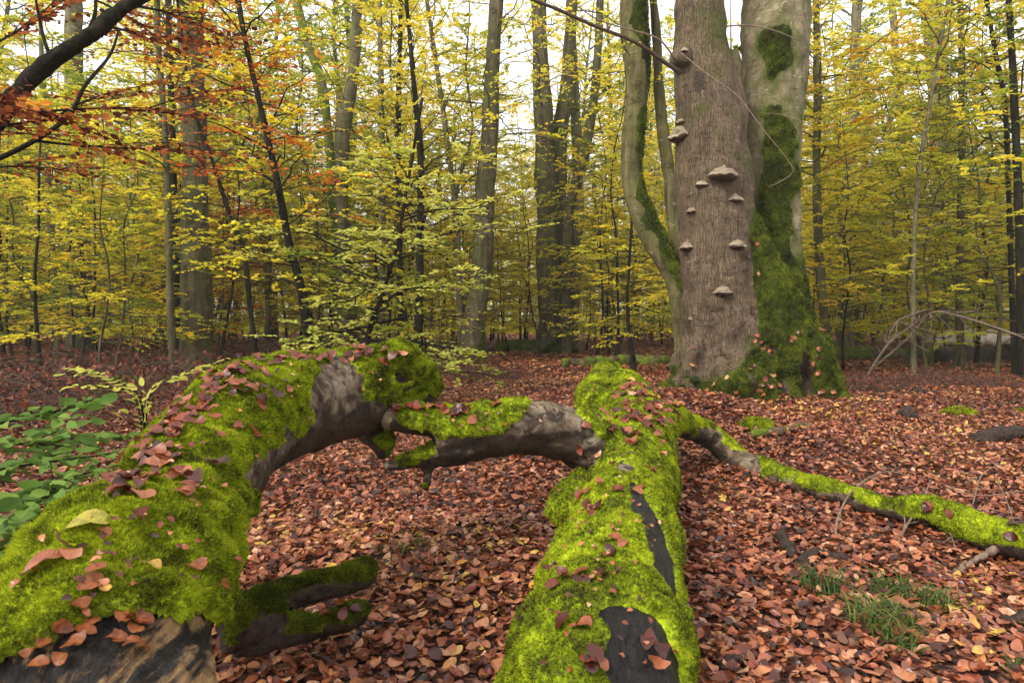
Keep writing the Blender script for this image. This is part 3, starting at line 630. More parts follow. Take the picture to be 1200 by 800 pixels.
    for pts in ([(797, 85, 9.0, .05), (780, 74, 8.7, .042), (745, 50, 8.3, .036), (700, 32, 7.9, .032), (655, 12, 7.5, .03), (610, -6, 7.2, .026), (560, -30, 7, .02)],
                [(792, 70, 9.0, .02), (770, 45, 8.8, .018), (730, 33, 8.6, .015), (695, 20, 8.4, .012), (660, -5, 8.2, .01)],
                [(798, 62, 8.9, .011), (830, 88, 8.7, .010), (864, 112, 8.6, .0085), (893, 150, 8.5, .0075), (925, 190, 8.45, .006), (928, 203, 8.4, .005), (912, 214, 8.35, .006), (900, 219, 8.3, .004)],
                [(848, 31, 9.2, .02), (880, 30, 9.3, .016), (910, 37, 9.3, .014), (935, 47, 9.4, .01)], [(880, 108, 9.5, .009), (900, 110, 9.3, .008), (918, 120, 9.2, .006), (934, 128, 9.1, .004)], [(895, 133, 9.5, .008), (915, 134, 9.3, .006), (940, 142, 9.1, .004)]):
        obj('dead_branch', *br(pts), M['twig'] if pts[0][3] > .03 else M['drytwig'], t)
fungus_tree()

# ------------------------------------------------------------------ foliage
DIA = (np.array([[0, -.5, 0], [.34, -.02, .04], [0, .5, -.03], [-.34, -.02, .04]]), np.array([[0, 1, 2, 3]]))
FIN = leaf_template(4, .25, .25, .2, .01, 4, .34)
FIN2 = leaf_template(4, -.3, .3, -.3, .01, 6, .32)
def tubes_v(Pn, Rn, k=3):
    """many thin tubes at once: Pn (n,m,3), Rn (n,m)"""
    n, m, _ = Pn.shape; t = unit(np.gradient(Pn, axis=1)); ref = np.array([.3, .2, .93]); a = unit(np.cross(t, ref)); b = np.cross(t, a)
    th = np.arange(k) / k * 2 * np.pi
    V = (Pn[:, :, None] + Rn[:, :, None, None] * (np.cos(th)[:, None] * a[:, :, None] + np.sin(th)[:, None] * b[:, :, None])).reshape(-1, 3)
    i = (np.arange(n) * m * k)[:, None, None] + (np.arange(m - 1) * k)[None, :, None]; j = np.arange(k); jn = (j + 1) % k
    return V, [np.stack([i + j, i + jn, i + k + jn, i + k + j], -1).reshape(-1, 4)]
def leafmesh(Pp, D, Nn, size, r, tpl, col):
    D = unit(D); Nn = unit(Nn - D * (Nn * D).sum(1, keepdims=True)); X = np.cross(D, Nn)
    R = np.stack([X, D, Nn], -1); items, rn = [], []
    which = r.randint(len(tpl), size=len(Pp))
    for k, (tv, tq) in enumerate(tpl):
        s = np.where(which == k)[0]
        V = np.einsum('nij,mj->nmi', R[s], tv) * size[s][:, None, None] + Pp[s][:, None]
        items.append((V.reshape(-1, 3), [(tq[None] + (np.arange(len(s)) * len(tv))[:, None, None]).reshape(-1, 4)])); rn.append(np.repeat(col[s], len(tq)))
    V, Fs = merge(items); return V, Fs, np.concatenate(rn)
def grow(path, r, z0, z1, nb, L=(2, 1.2), elev=(5, 40), nt=8, nl=9, size=.08, droop=.12, flat=.35, thick=.0075, tpl=(DIA,), tw=.42, bare=0.0, azr=None):
    q = path[np.argsort(path[:, 2])]
    f = np.clip((np.arange(nb) + r.rand(nb)) / nb, 0, 1); z = z0 + (z1 - z0) * f
    B = np.stack([np.interp(z, q[:, 2], q[:, k]) for k in range(3)], -1)
    az = np.arange(nb) * 2.4 + r.randn(nb) * .5
    if azr is not None: az = np.radians(r.uniform(azr[0], azr[1], nb))
    e = np.radians(elev[0] + (elev[1] - elev[0]) * f + r.randn(nb) * 7); Lb = (L[0] + (L[1] - L[0]) * f) * r.uniform(.6, 1.25, nb)
    m = 7; t = np.linspace(0, 1, m); hd = np.stack([np.cos(az), np.sin(az), 0 * az], -1); sd = np.stack([-np.sin(az), np.cos(az), 0 * az], -1)
    bend = r.randn(nb, 1, 1) * .18
    Pb = B[:, None] + Lb[:, None, None] * (t[None, :, None] * np.cos(e)[:, None, None] * hd[:, None] + sd[:, None] * bend * (t ** 2)[None, :, None])
    Pb[:, :, 2] += Lb[:, None] * (np.sin(e)[:, None] * t - droop * t ** 2); Pb[:, 1:] += r.randn(nb, m - 1, 3) * .025 * Lb[:, None, None]
    Rb = thick * Lb[:, None] * (1.0 - .85 * t)[None] + .002
    # twigs
    u = r.uniform(.15, 1, (nb, nt)); side = np.where((np.arange(nt) % 2)[None] > 0, 1, -1) * np.ones((nb, 1)); a2 = np.radians(r.uniform(30, 65, (nb, nt))) * side
    k = np.minimum((u * (m - 1)).astype(int), m - 2); w = (u * (m - 1) - k)[..., None]; ib = np.arange(nb)[:, None]
    S = Pb[ib, k] * (1 - w) + Pb[ib, k + 1] * w
    D = hd[:, None] * np.cos(a2)[..., None] + sd[:, None] * np.sin(a2)[..., None]; D[..., 2] += r.randn(nb, nt) * .18 + np.sin(e)[:, None] * .35
    l = Lb[:, None] * tw * (1.15 - .7 * u) * r.uniform(.5, 1.2, (nb, nt))
    tt = np.linspace(0, 1, 3); Pt = S[:, :, None] + D[:, :, None] * (l[..., None] * tt)[..., None]; Pt[..., 2] -= (l[..., None] * tt ** 2) * droop
    V, Fs = merge([tubes_v(Pb, Rb, 4), tubes_v(Pt.reshape(-1, 3, 3), (.002 + .003 * l.reshape(-1, 1)) * (1 - .7 * tt)[None], 3)])
    # leaves
    s = r.uniform(.08, 1.05, (nb, nt, nl)); Pl = S[:, :, None] + D[:, :, None] * (l[..., None] * s)[..., None]; Pl[..., 2] -= l[..., None] * s ** 2 * droop
    sg = np.where(r.rand(nb, nt, nl) < .5, 1, -1); ang = sg * np.radians(r.uniform(20, 75, (nb, nt, nl))); perp = np.stack([-D[..., 1], D[..., 0], 0 * D[..., 0]], -1)
    Dl = D[:, :, None] * np.cos(ang)[..., None] + perp[:, :, None] * np.sin(ang)[..., None] + r.randn(nb, nt, nl, 3) * .22
    keep = (r.rand(nb, nt, nl) >= bare).ravel(); Pl = Pl.reshape(-1, 3)[keep]; Dl = unit(Dl.reshape(-1, 3)[keep]); n = len(Pl)
    col = (r.rand(nb, 1, 1) * .5 + r.rand(nb, nt, 1) * .2 + r.rand(nb, nt, nl) * .3).ravel()[keep]
    Nn = np.c_[r.randn(n, 2) * flat, np.ones(n)]; sz = size * r.uniform(.7, 1.25, n); Pl = Pl + Dl * sz[:, None] * .5
    LV, LF, rn = leafmesh(Pl, Dl, Nn, sz, r, list(tpl), col)
    return (V, Fs), (LV, LF, rn)
def gy(d): return HOR + 880.0 / d
def trunk_path(pts, d, top, r, flare=1.5):
    base = at(pts[0][0], gy(d), d); out = []
    for k, (px, py, hw) in enumerate(pts):
        py = gy(d) if py is None else py; p = at(px, py, d); out.append([*p, hw * d / F])
    b = out[0]; g = ghs(b[0], b[1]); b[2] = g + .02
    out.insert(0, [b[0], b[1], g - .25, b[3] * flare * 1.1]); out[1][3] *= flare; 
    out.insert(2, [b[0] * .8 + out[2][0] * .2, b[1], g + .35, b[3] / flare * 1.08])
    if out[3][2] < out[2][2] + .15: out.pop(2)
    a, c = np.array(out[-2]), np.array(out[-1]); v = (c - a)[:3] / max((c - a)[2], .2); z = c[2]; k = 0
    v = np.clip(v, -.25, 1)
    while z < top:
        z += 1.6; k += 1; c = c + np.array([v[0] * 1.6 * .7 + r.randn() * .06, v[1] * 1.6 + r.randn() * .06, 1.6, 0]); c[3] *= .88; out.append(list(c))
    return out
NT = [0]
def tree(label, trunks, d, bark='beech', top=11, crowns=(), name='beech_tree', seg=16, seed=None, group=None, twin_d=0.0, moss=None):
    NT[0] += 1; r = rs(1000 + NT[0] if seed is None else seed)
    if not isinstance(trunks[0], list): trunks = [trunks]
    t = None
    for ti, pts in enumerate(trunks):
        pth = trunk_path(pts, d + twin_d * ti, top, r)
        if t is None: t = thing(name, (pth[0][0], pth[0][1], ghs(pth[0][0], pth[0][1])), label, 'tree', group)
        V, Fs = tube(pth, 14 * len(pth), seg); n = len(V) - 2; q = spline(pth, 14 * len(pth))
        ax = np.vstack([np.repeat(q[:, :3], seg, 0), q[:1, :3], q[-1:, :3]]); rad = np.r_[np.repeat(q[:, 3], seg), 0, 0]
        V = V + (V - ax) * (.16 * fbm(V, .9 / max(q[:, 3].mean(), .03) * .35, NT[0], 3) )[:, None]
        obj('trunk', V, Fs, M[bark], t)
        if ti == 0: first = q
        if moss:
            Qm = Fs[0]; Nm = vnorm(V[:-2], Qm); nz = fbm(V[:-2], 1.6, NT[0], 4)
            if moss == 'side': mk = .42 + .40 * Nm[:, 0] + .15 * Nm[:, 2] + .30 * nz - (.5 if ti else 0) - .6 * sst(1.6, .9, V[:-2, 2])
            else: mk = .75 - .75 * (V[:-2, 2] - ghs(pth[0][0], pth[0][1])) + .35 * nz + .15 * Nm[:, 0]
            if (mk > .5).sum() > 20: moss_part(t, V[:-2], Qm, Nm, mk, .03, 7000, .03, NT[0], [M['tmoss']], near=10.0, lump=.6)
    for c in crowns:
        c = dict(c); mat = c.pop('mat', 'f_yel'); bm = c.pop('bark', 'beech' if bark != 'dark' else 'dark'); src = first
        c['nl'] = int(c.get('nl', 9) * 1.9); c['size'] = c.get('size', .08) * .95; (bv, bf), (lv, lf, rn) = grow(src, r, **c)
        obj('branches', bv, bf, M[bm], t); obj('crown', lv, lf, M[mat], t, rn, smooth=False)
    return t
def cr1(z0, z1, nb, L=(2, 1.2), mat='f_yel', **k): return dict(z0=z0, z1=z1, nb=nb, L=L, mat=mat, **k)

tree('broad straight beech trunk at left, wider than every other trunk left of the logs', [(231, None, 17), (230, 350, 16), (229, 250, 15.5), (228, 150, 15), (224, 60, 14), (222, -30, 13.5)], 14.5, 'beech', 13, [cr1(4.5, 12, 18, (3.2, 2.3), 'f_rust', size=.08, nt=10, nl=9, bare=.3), cr1(4, 11, 16, (3, 2), 'f_yel', size=.08)])
tree('slim straight grey stem standing just left of the broad beech trunk', [(203, None, 4.2), (199, 330, 4), (195, 180, 3.6), (187, 70, 3.3), (183, -20, 3)], 11.2, 'beech', 9, [cr1(2.2, 8, 22, (1.8, 1.4), 'f_yel', size=.08)], seg=10)
tree('second slim stem between the broad beech trunk and the slim grey stem', [(211, None, 4.5), (206, 300, 4.3), (203, 200, 4), (200, 90, 3.5)], 17, 'dark', 11, [cr1(4, 10, 18, (2, 1.5), 'f_yel')], seg=10)
tree('faint wide grey trunk far back at the left, leaves crossing it', [(96, None, 14), (93, 300, 12.5), (89, 180, 11.5), (86, 60, 10)], 24, 'far', 17, [cr1(5, 16, 34, (4, 3), 'f_yel', size=.12, nt=10, nl=11)])
tree('thin pale stem left of the faint wide grey trunk', [(69, None, 4.2), (64, 340, 3.8), (58, 240, 3.2), (52, 120, 2.6)], 19, 'far', 10, [cr1(2.5, 9, 24, (2.2, 1.5), 'f_grn')], seg=10)
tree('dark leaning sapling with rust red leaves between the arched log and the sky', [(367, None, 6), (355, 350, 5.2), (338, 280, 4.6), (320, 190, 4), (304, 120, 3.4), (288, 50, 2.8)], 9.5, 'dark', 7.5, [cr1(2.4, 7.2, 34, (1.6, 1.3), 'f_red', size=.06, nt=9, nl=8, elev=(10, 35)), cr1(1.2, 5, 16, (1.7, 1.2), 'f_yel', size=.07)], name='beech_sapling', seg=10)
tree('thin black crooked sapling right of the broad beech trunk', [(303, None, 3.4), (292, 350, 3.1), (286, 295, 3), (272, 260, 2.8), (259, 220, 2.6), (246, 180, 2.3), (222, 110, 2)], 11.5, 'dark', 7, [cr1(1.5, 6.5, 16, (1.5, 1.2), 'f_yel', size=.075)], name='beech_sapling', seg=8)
tree('pale trunk with a dark bend near its top, left of the centre', [(405, None, 8.5), (402, 300, 8), (400, 200, 8), (404, 140, 8), (413, 95, 7), (417, 40, 6.5), (420, -30, 6)], 20, 'far', 15, [cr1(5, 14, 28, (3, 2.2), 'f_yel', size=.1)], seg=12)
tree('mossy curved stem bending away left beside the pale bent trunk', [(398, None, 6), (394, 280, 6), (386, 170, 5.5), (376, 95, 5.2), (362, 55, 5), (350, 12, 4.8), (344, -30, 4.5)], 21, 'mossbark', 14, [cr1(7, 13, 16, (2.5, 2), 'f_yel', size=.1)], seg=12)
tree('dark sinuous trunk in the middle with a mossy foot, standing free of others', [(551, None, 14), (557, 370, 13), (566, 300, 12), (569, 220, 11), (574, 150, 10), (577, 80, 9), (582, 0, 8.3), (585, -50, 8)], 17, 'beech', 13, [cr1(5.2, 12, 24, (3, 2), 'f_yel', size=.09), cr1(5, 9, 10, (2.5, 2), 'f_grn', size=.09)], moss='foot')
tree('double stemmed beech right of the middle, two thick trunks on one flared foot', [[(645, None, 17), (643, 350, 12.5), (640, 250, 11.5), (637, 150, 10.5), (633, 60, 9), (630, -40, 8.5)], [(655, None, 14), (656, 350, 10.5), (655, 220, 9.5), (657, 150, 9), (665, 100, 8), (669, 20, 7)]], 22, 'beech', 16, [cr1(7, 15, 30, (3.2, 2.5), 'f_yel', size=.1, bare=.3)], twin_d=.5, moss='foot')
tree('medium trunk close behind the double stemmed beech on its right', [(668, None, 7.5), (671, 370, 7), (675, 300, 7), (677, 200, 6.5), (674, 120, 5.3), (670, 40, 5)], 23, 'far', 15, [cr1(6, 14, 20, (3, 2), 'f_yel', size=.1, bare=.3)], seg=12)
tree('stem that kinks out to the right above the double stemmed beech', [(663, None, 6), (664, 330, 5.5), (668, 245, 6), (684, 185, 6), (696, 115, 5.2), (702, 40, 4.5)], 21, 'beech', 14, [cr1(4.8, 12, 26, (2.6, 2), 'f_yel', size=.09, bare=.55, elev=(20, 50))], seg=12)
tree('curved mossy tree bowed left beside the fungus tree, joined by a pale slender stem', [[(802, None, 10), (797, 385, 9), (791, 330, 11), (774, 294, 13.5), (753, 254, 13), (741, 210, 12), (741, 165, 12.5), (747, 100, 14), (744, 40, 15), (738, -40, 15)], [(805, None, 10), (800, 370, 9), (796, 300, 9), (783, 200, 7.5), (773, 120, 6), (769, 40, 5), (762, -40, 4.5)]], 12, 'bowed', 10, [cr1(5, 9.5, 16, (1.8, 1.5), 'f_yel', size=.075, bare=.5)], twin_d=.25, moss='side')
tree('crooked stem first to the right of the fungus tree', [(970, None, 5.5), (966, 375, 5), (960, 300, 5.4), (957, 200, 4.6), (958, 100, 4.2), (955, -20, 3.8)], 14, 'beech', 10, [cr1(1.8, 7, 30, (2.1, 1.7), 'f_yel', size=.08, nl=11), cr1(4, 10, 34, (2.3, 1.7), 'f_amber', size=.08, nl=11)], seg=10)
tree('straight grey trunk second to the right of the fungus tree, farther back', [(990, None, 9), (991, 330, 8), (993, 250, 7.6), (998, 170, 6.4), (1002, 60, 5.4)], 24, 'far', 14, [cr1(3, 13, 40, (3, 2.4), 'f_yel', size=.11)], seg=12)
tree('thin sapling leaning right with a pale bark in front of the right wood', [(1071, None, 3), (1070, 340, 2.6), (1072, 265, 2.5), (1078, 195, 2.4), (1091, 115, 2.2), (1104, 40, 2), (1116, -20, 1.8)], 12.5, 'far', 8, [cr1(1.4, 7.5, 34, (1.8, 1.5), 'f_yel', size=.078)], name='beech_sapling', seg=8)
tree('straight upright young tree with greyish bark near the right side', [(1127, None, 4.6), (1124, 345, 4.1), (1127, 180, 3.8), (1127, 60, 3.5), (1124, -20, 3.2)], 15, 'beech', 10, [cr1(2, 7, 30, (2.2, 1.7), 'f_yel', size=.085, nl=11), cr1(4.5, 10, 30, (2.4, 1.7), 'f_amber', size=.085, nl=11)], seg=10)
tree('big pale forked trunk glimpsed far behind the leaves at right', [[(1109, None, 15), (1106, 330, 12.5), (1103, 180, 11.5), (1097, 60, 10.5), (1084, -20, 10)], [(1106, None, 10), (1100, 300, 8), (1075, 215, 7), (1062, 165, 6.5), (1055, 120, 5)]], 28, 'pale', 18, [cr1(5, 17, 44, (4.2, 3.2), 'f_yel', size=.13, nl=11)])
tree('dark stem cut by the right edge of the photo', [(1200, None, 6), (1196, 300, 5), (1190, 150, 4.2), (1185, 50, 3.6)], 12.5, 'dark', 9, [cr1(1.8, 8, 30, (1.9, 1.5), 'f_grn', size=.08), cr1(4, 8, 14, (1.9, 1.5), 'f_yel', size=.08)], seg=10)
tree('wavy dark thin stem just left of the stem at the right edge', [(1191, None, 3.2), (1183, 260, 2.9), (1178, 130, 2.6), (1166, 60, 2.4), (1154, -20, 2)], 13.5, 'dark', 9, [cr1(1.6, 8, 28, (1.8, 1.5), 'f_yel', size=.08)], name='beech_sapling', seg=8)
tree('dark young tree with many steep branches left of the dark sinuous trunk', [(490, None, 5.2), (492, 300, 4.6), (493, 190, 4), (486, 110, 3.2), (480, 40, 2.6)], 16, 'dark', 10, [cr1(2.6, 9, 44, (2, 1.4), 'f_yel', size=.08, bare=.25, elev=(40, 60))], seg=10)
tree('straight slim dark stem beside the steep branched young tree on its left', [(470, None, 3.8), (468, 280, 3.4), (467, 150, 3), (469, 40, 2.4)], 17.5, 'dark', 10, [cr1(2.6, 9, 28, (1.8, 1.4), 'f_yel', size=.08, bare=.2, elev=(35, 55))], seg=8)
tree('slim stem leaning left near the dark sinuous trunk', [(541, None, 3.6), (535, 260, 3.3), (522, 150, 3), (506, 40, 2.6), (498, -20, 2.4)], 18, 'far', 11, [cr1(3, 10, 30, (2.2, 1.7), 'f_yel', size=.085)], seg=8)
tree('greyish upright stem between the pale bent trunk and the steep branched tree', [(447, None, 4), (448, 260, 3.6), (447, 120, 3.2), (445, 0, 2.8)], 19, 'far', 12, [cr1(3.5, 11, 28, (2.3, 1.7), 'f_yel', size=.09)], seg=8)
tree('low spreading sapling with pale green leaf sprays behind the arched log', [(425, None, 4), (432, 390, 3.4), (446, 350, 2.9), (462, 300, 2.4), (470, 260, 2)], 9, 'dark', 3.4, [cr1(.5, 3.0, 38, (2.2, 1.3), 'f_pale', size=.068, nt=10, nl=10, elev=(4, 22), flat=.25, droop=.1), cr1(.4, 2, 14, (1.5, 1.2), 'f_grn', size=.068, elev=(0, 15))], name='beech_sapling', seg=8)
tree('low sapling with layered yellow sprays in front of the double stemmed beech', [(742, None, 3), (738, 400, 2.4), (735, 350, 2), (738, 300, 1.6)], 14, 'dark', 3.2, [cr1(.7, 3, 26, (1.6, 1), 'f_yel', size=.07, elev=(0, 15), flat=.22)], name='beech_sapling', seg=8)

# ------------------------------------------------------------------ the mixed young wood: prototypes, then copies
def proto(name, H, rb, mat, bark, seed, nb, L, z0, lean=.1, extra=(), **k):
    r = rs(seed); z = np.linspace(-.2, H, 8); x = np.cumsum(r.randn(8)) * lean * .35 + r.randn() * lean * z * .12; y = np.cumsum(r.randn(8)) * lean * .35
    pth = np.c_[x - x[0], y - y[0], z, rb * (1 - z / H * .85)]; pth[0, 3] *= 1.4
    t = thing(name, (0, 0, 0), 'tree', 'tree')
    V, Fs = tube(pth, 50, 9); obj('trunk', V, Fs, M[bark], t)
    (bv, bf), (lv, lf, rn) = grow(spline(pth, 60), r, z0, H * (.98 if H < 12 else .8), nb, L, **k)
    obj('branches', bv, bf, M['beech'], t); obj('crown', lv, lf, M[mat], t, rn, smooth=False)
    return t
SAP = [proto('beech_sapling', 6.5 + k % 3, .035 + .006 * (k % 3), ['f_yel', 'f_grn', 'f_yel', 'f_yel', 'f_grn', 'f_red'][k], ['dark', 'beech'][k % 2], 300 + k, 30, (2.0, 1.2), .9, .35, size=.076, nt=11, nl=20, elev=(2, 35), flat=.4) for k in range(6)]
WOOD = [proto('woodland_tree', 17 + 2 * k, .15 + .035 * k, ['f_yel', 'f_yel', 'f_grn', 'f_yel'][k], ['far', 'beech'][k % 2], 400 + k, 52, (4.4, 3), 3.6 - k * .6, .5, size=.135, nt=14, nl=18, elev=(5, 50), thick=.012) for k in range(4)]
YOUNG = [proto('young_beech', 10.5 + k, .06 + .01 * k, ['f_yel', 'f_yel', 'f_grn'][k], 'beech', 350 + k, 46, (2.8, 1.5), 2.2, .5, size=.088, nt=12, nl=19, elev=(8, 45), flat=.45) for k in range(3)]
used = set()
def plant(kind, px, d, rz, sc, label, group):
    p = at(px, gy(d), d); loc = (p[0], p[1], ghs(p[0], p[1]))
    if id(kind) not in used:
        used.add(id(kind)); kind.location = loc; kind.rotation_euler = (0, 0, rz); kind.scale = (sc,) * 3; kind['label'] = label; kind['group'] = group; return
    dup(kind, loc, rz, sc, label, group)
r = rs(21)
LBS = {0: ('slender leafy sapling in the thicket left of the broad beech trunk', 'saplings at the far left'), 1: ('slender leafy sapling in the thicket between broad beech and dark sinuous trunk', 'saplings left of the centre'),
       2: ('slender leafy sapling behind the clearing between sinuous trunk and fungus tree', 'saplings behind the clearing'), 3: ('slender leafy sapling in the thicket right of the fungus tree', 'saplings at the right')}
LBW = {0: ('tall woodland tree in the background left of the broad beech trunk', 'tall background trees at the far left'), 1: ('tall woodland tree in the background between broad beech and dark sinuous trunk', 'tall background trees left of the centre'),
       2: ('tall woodland tree far behind the clearing between sinuous trunk and fungus tree', 'tall background trees behind the clearing'), 3: ('tall woodland tree in the background right of the fungus tree', 'tall background trees at the right')}
def zone(px): return 0 if px < 228 else 1 if px < 550 else 2 if px < 840 else 3
n = 0
while n < 235:
    px = r.uniform(-120, 1320); d = 9.5 + 26 * r.rand() ** .9
    z = zone(px)
    if z == 2 and d < 19: continue
    if z == 1 and (d < 12 or (px > 480 and d < 17)): continue
    if z == 3 and d < 13: continue
    if d < 16 and abs(px - 228) < 62 or d < 21 and abs(px - 404) < 24: continue
    k = r.choice(6, p=[[.2, .2, .2, .15, .2, .05], [.25, .1, .25, .2, .1, .1], [.3, .05, .3, .3, .05, 0], [.27, .12, .27, .22, .1, .02]][z])
    plant(SAP[k], px, d, r.rand() * 6.28, r.uniform(.65, 1.15), *LBS[z]); n += 1
n = 0
while n < 80:
    px = r.uniform(-200, 1400); d = 24 + 50 * r.rand() ** .8
    if 470 < px < 800 and d < 32: continue
    z = zone(px); k = r.randint(4)
    plant(WOOD[k], px, d, r.rand() * 6.28, r.uniform(.75, 1.15), *LBW[z]); n += 1
LBY = {k: (v[0].replace('tall woodland tree', 'half grown leafy beech').replace('far behind', 'behind'), v[1].replace('tall background trees', 'half grown beeches')) for k, v in LBW.items()}
n = 0
while n < 62:
    px = r.uniform(-150, 1350); d = 18 + 26 * r.rand()
    z = zone(px)
    if z == 2 and d < 26 or abs(px - 228) < 50 and d < 20 or abs(px - 404) < 24 and d < 24: continue
    plant(YOUNG[r.randint(3)], px, d, r.rand() * 6.28, r.uniform(.8, 1.2), *LBY[z]); n += 1
# the far wood that reads as one mass
def far_wood():
    r = rs(9); n = 330000
    d = r.uniform(48, 95, n); x = (r.rand(n) * 2 - 1) * (.95 * d + 8); zt = 3 + 9 * (noise(np.c_[x, d], .09, 3) * .5 + .5) + 4 * r.rand(n)
    Pp = np.c_[x, d, r.rand(n) ** 1.5 * zt]; N = np.c_[r.randn(n, 2) * .6, np.ones(n)]
    V, Fs, q = scatter([DIA], Pp, N, r.rand(n) * 6.28, r.uniform(.16, .30, n), r)
    m = 260; dd = r.uniform(45, 95, m); xx = (r.rand(m) * 2 - 1) * (.95 * dd + 8); zz = np.linspace(-.3, 1, 4)[None] * r.uniform(9, 17, (m, 1)); zz[:, 0] = -.3
    Pt = np.stack([xx[:, None] + r.randn(m, 4) * .2, dd[:, None] + 0 * zz, zz], -1); tv, tf = tubes_v(Pt, r.uniform(.07, .3, (m, 1)) * np.array([[1.2, 1, .8, .4]]), 6)
    VV, FF = merge([(V, Fs), (tv, tf)]); o = obj('far_wood', VV, FF, [M['f_yel'], M['far']], None, np.r_[q, np.zeros(len(tf[0]))], smooth=False)
    mi = np.zeros(len(q) + len(tf[0]), np.int32); mi[len(q):] = 1; o.data.polygons.foreach_set('material_index', mi)
    tag(o, 'distant yellow autumn wood closing the view behind all the trees', 'wood', kind='stuff')
far_wood()

# ------------------------------------------------------------------ near foliage: sprays with separate leaves
def spray(curves, size, r, side=(4, .35), step=.035, tpl=None, flat=.3, wmin=.0015, rnd=(0, 1), droop=.1):
    tubes, Pp, D, Nn, sz, col = [], [], [], [], [], []
    def along(q, lead):
        seg = np.linalg.norm(np.diff(q[:, :3], axis=0), axis=1); s = np.r_[0, np.cumsum(seg)]; n = max(int(s[-1] / step), 2)
        for i, u in enumerate(np.linspace(s[-1] * lead, s[-1], n)):
            p = np.array([np.interp(u, s, q[:, k]) for k in range(3)]); q2 = np.array([np.interp(min(u + .03, s[-1] + .03), np.r_[s, s[-1] + .03], np.r_[q[:, k], 2 * q[-1, k] - q[-2, k]]) for k in range(3)])
            t = unit(q2 - p + 1e-6); pr = unit(np.cross([0, 0, 1], t)); a = (1 if i % 2 else -1) * math.radians(r.uniform(35, 65)) * (0.15 if i == n - 1 else 1)
            dl = t * math.cos(a) + pr * math.sin(a) + r.randn(3) * .15 - np.array([0, 0, droop]); l = size * r.uniform(.7, 1.2)
            Pp.append(p + unit(dl) * l * .55); D.append(dl); Nn.append(np.array([0, 0, 1]) + r.randn(3) * flat); sz.append(l); col.append(np.clip(r.uniform(*rnd), 0, 1))
    for c in curves:
        q = spline(c, 30); tubes.append(tube(q, None, 6, False)); L_ = np.linalg.norm(q[-1, :3] - q[0, :3]); along(q, .45)
        for j in range(side[0]):
            u = r.uniform(.2, .95); i = int(u * 28); t = unit(q[i + 1, :3] - q[i, :3]); pr = unit(np.cross([0, 0, 1], t)); a = (1 if j % 2 else -1) * math.radians(r.uniform(30, 60))
            dd = t * math.cos(a) + pr * math.sin(a) + np.array([0, 0, r.randn() * .12]); l = side[1] * (1.2 - .6 * u) * r.uniform(.6, 1.2)
            pts = [(*(q[i, :3] + dd * l * w - np.array([0, 0, droop * l * w * w])), max(q[i, 3] * .5 * (1 - .7 * w), wmin)) for w in (0, .4, .75, 1)]
            qq = spline(pts, 10); tubes.append(tube(qq, None, 5, False)); along(qq, .12)
    tv = merge(tubes); lv = leafmesh(np.array(Pp), np.array(D), np.array(Nn), np.array(sz), r, tpl or [leaf_template(6, .2, .25, .2, .012, 1, .33), leaf_template(6, -.25, .2, -.25, .012, 2, .35), leaf_template(6, .1, .4, .1, .015, 3, .3)], np.array(col))
    return tv, lv
def PP(l): return [(*at(a, b, c), d) for a, b, c, d in l]
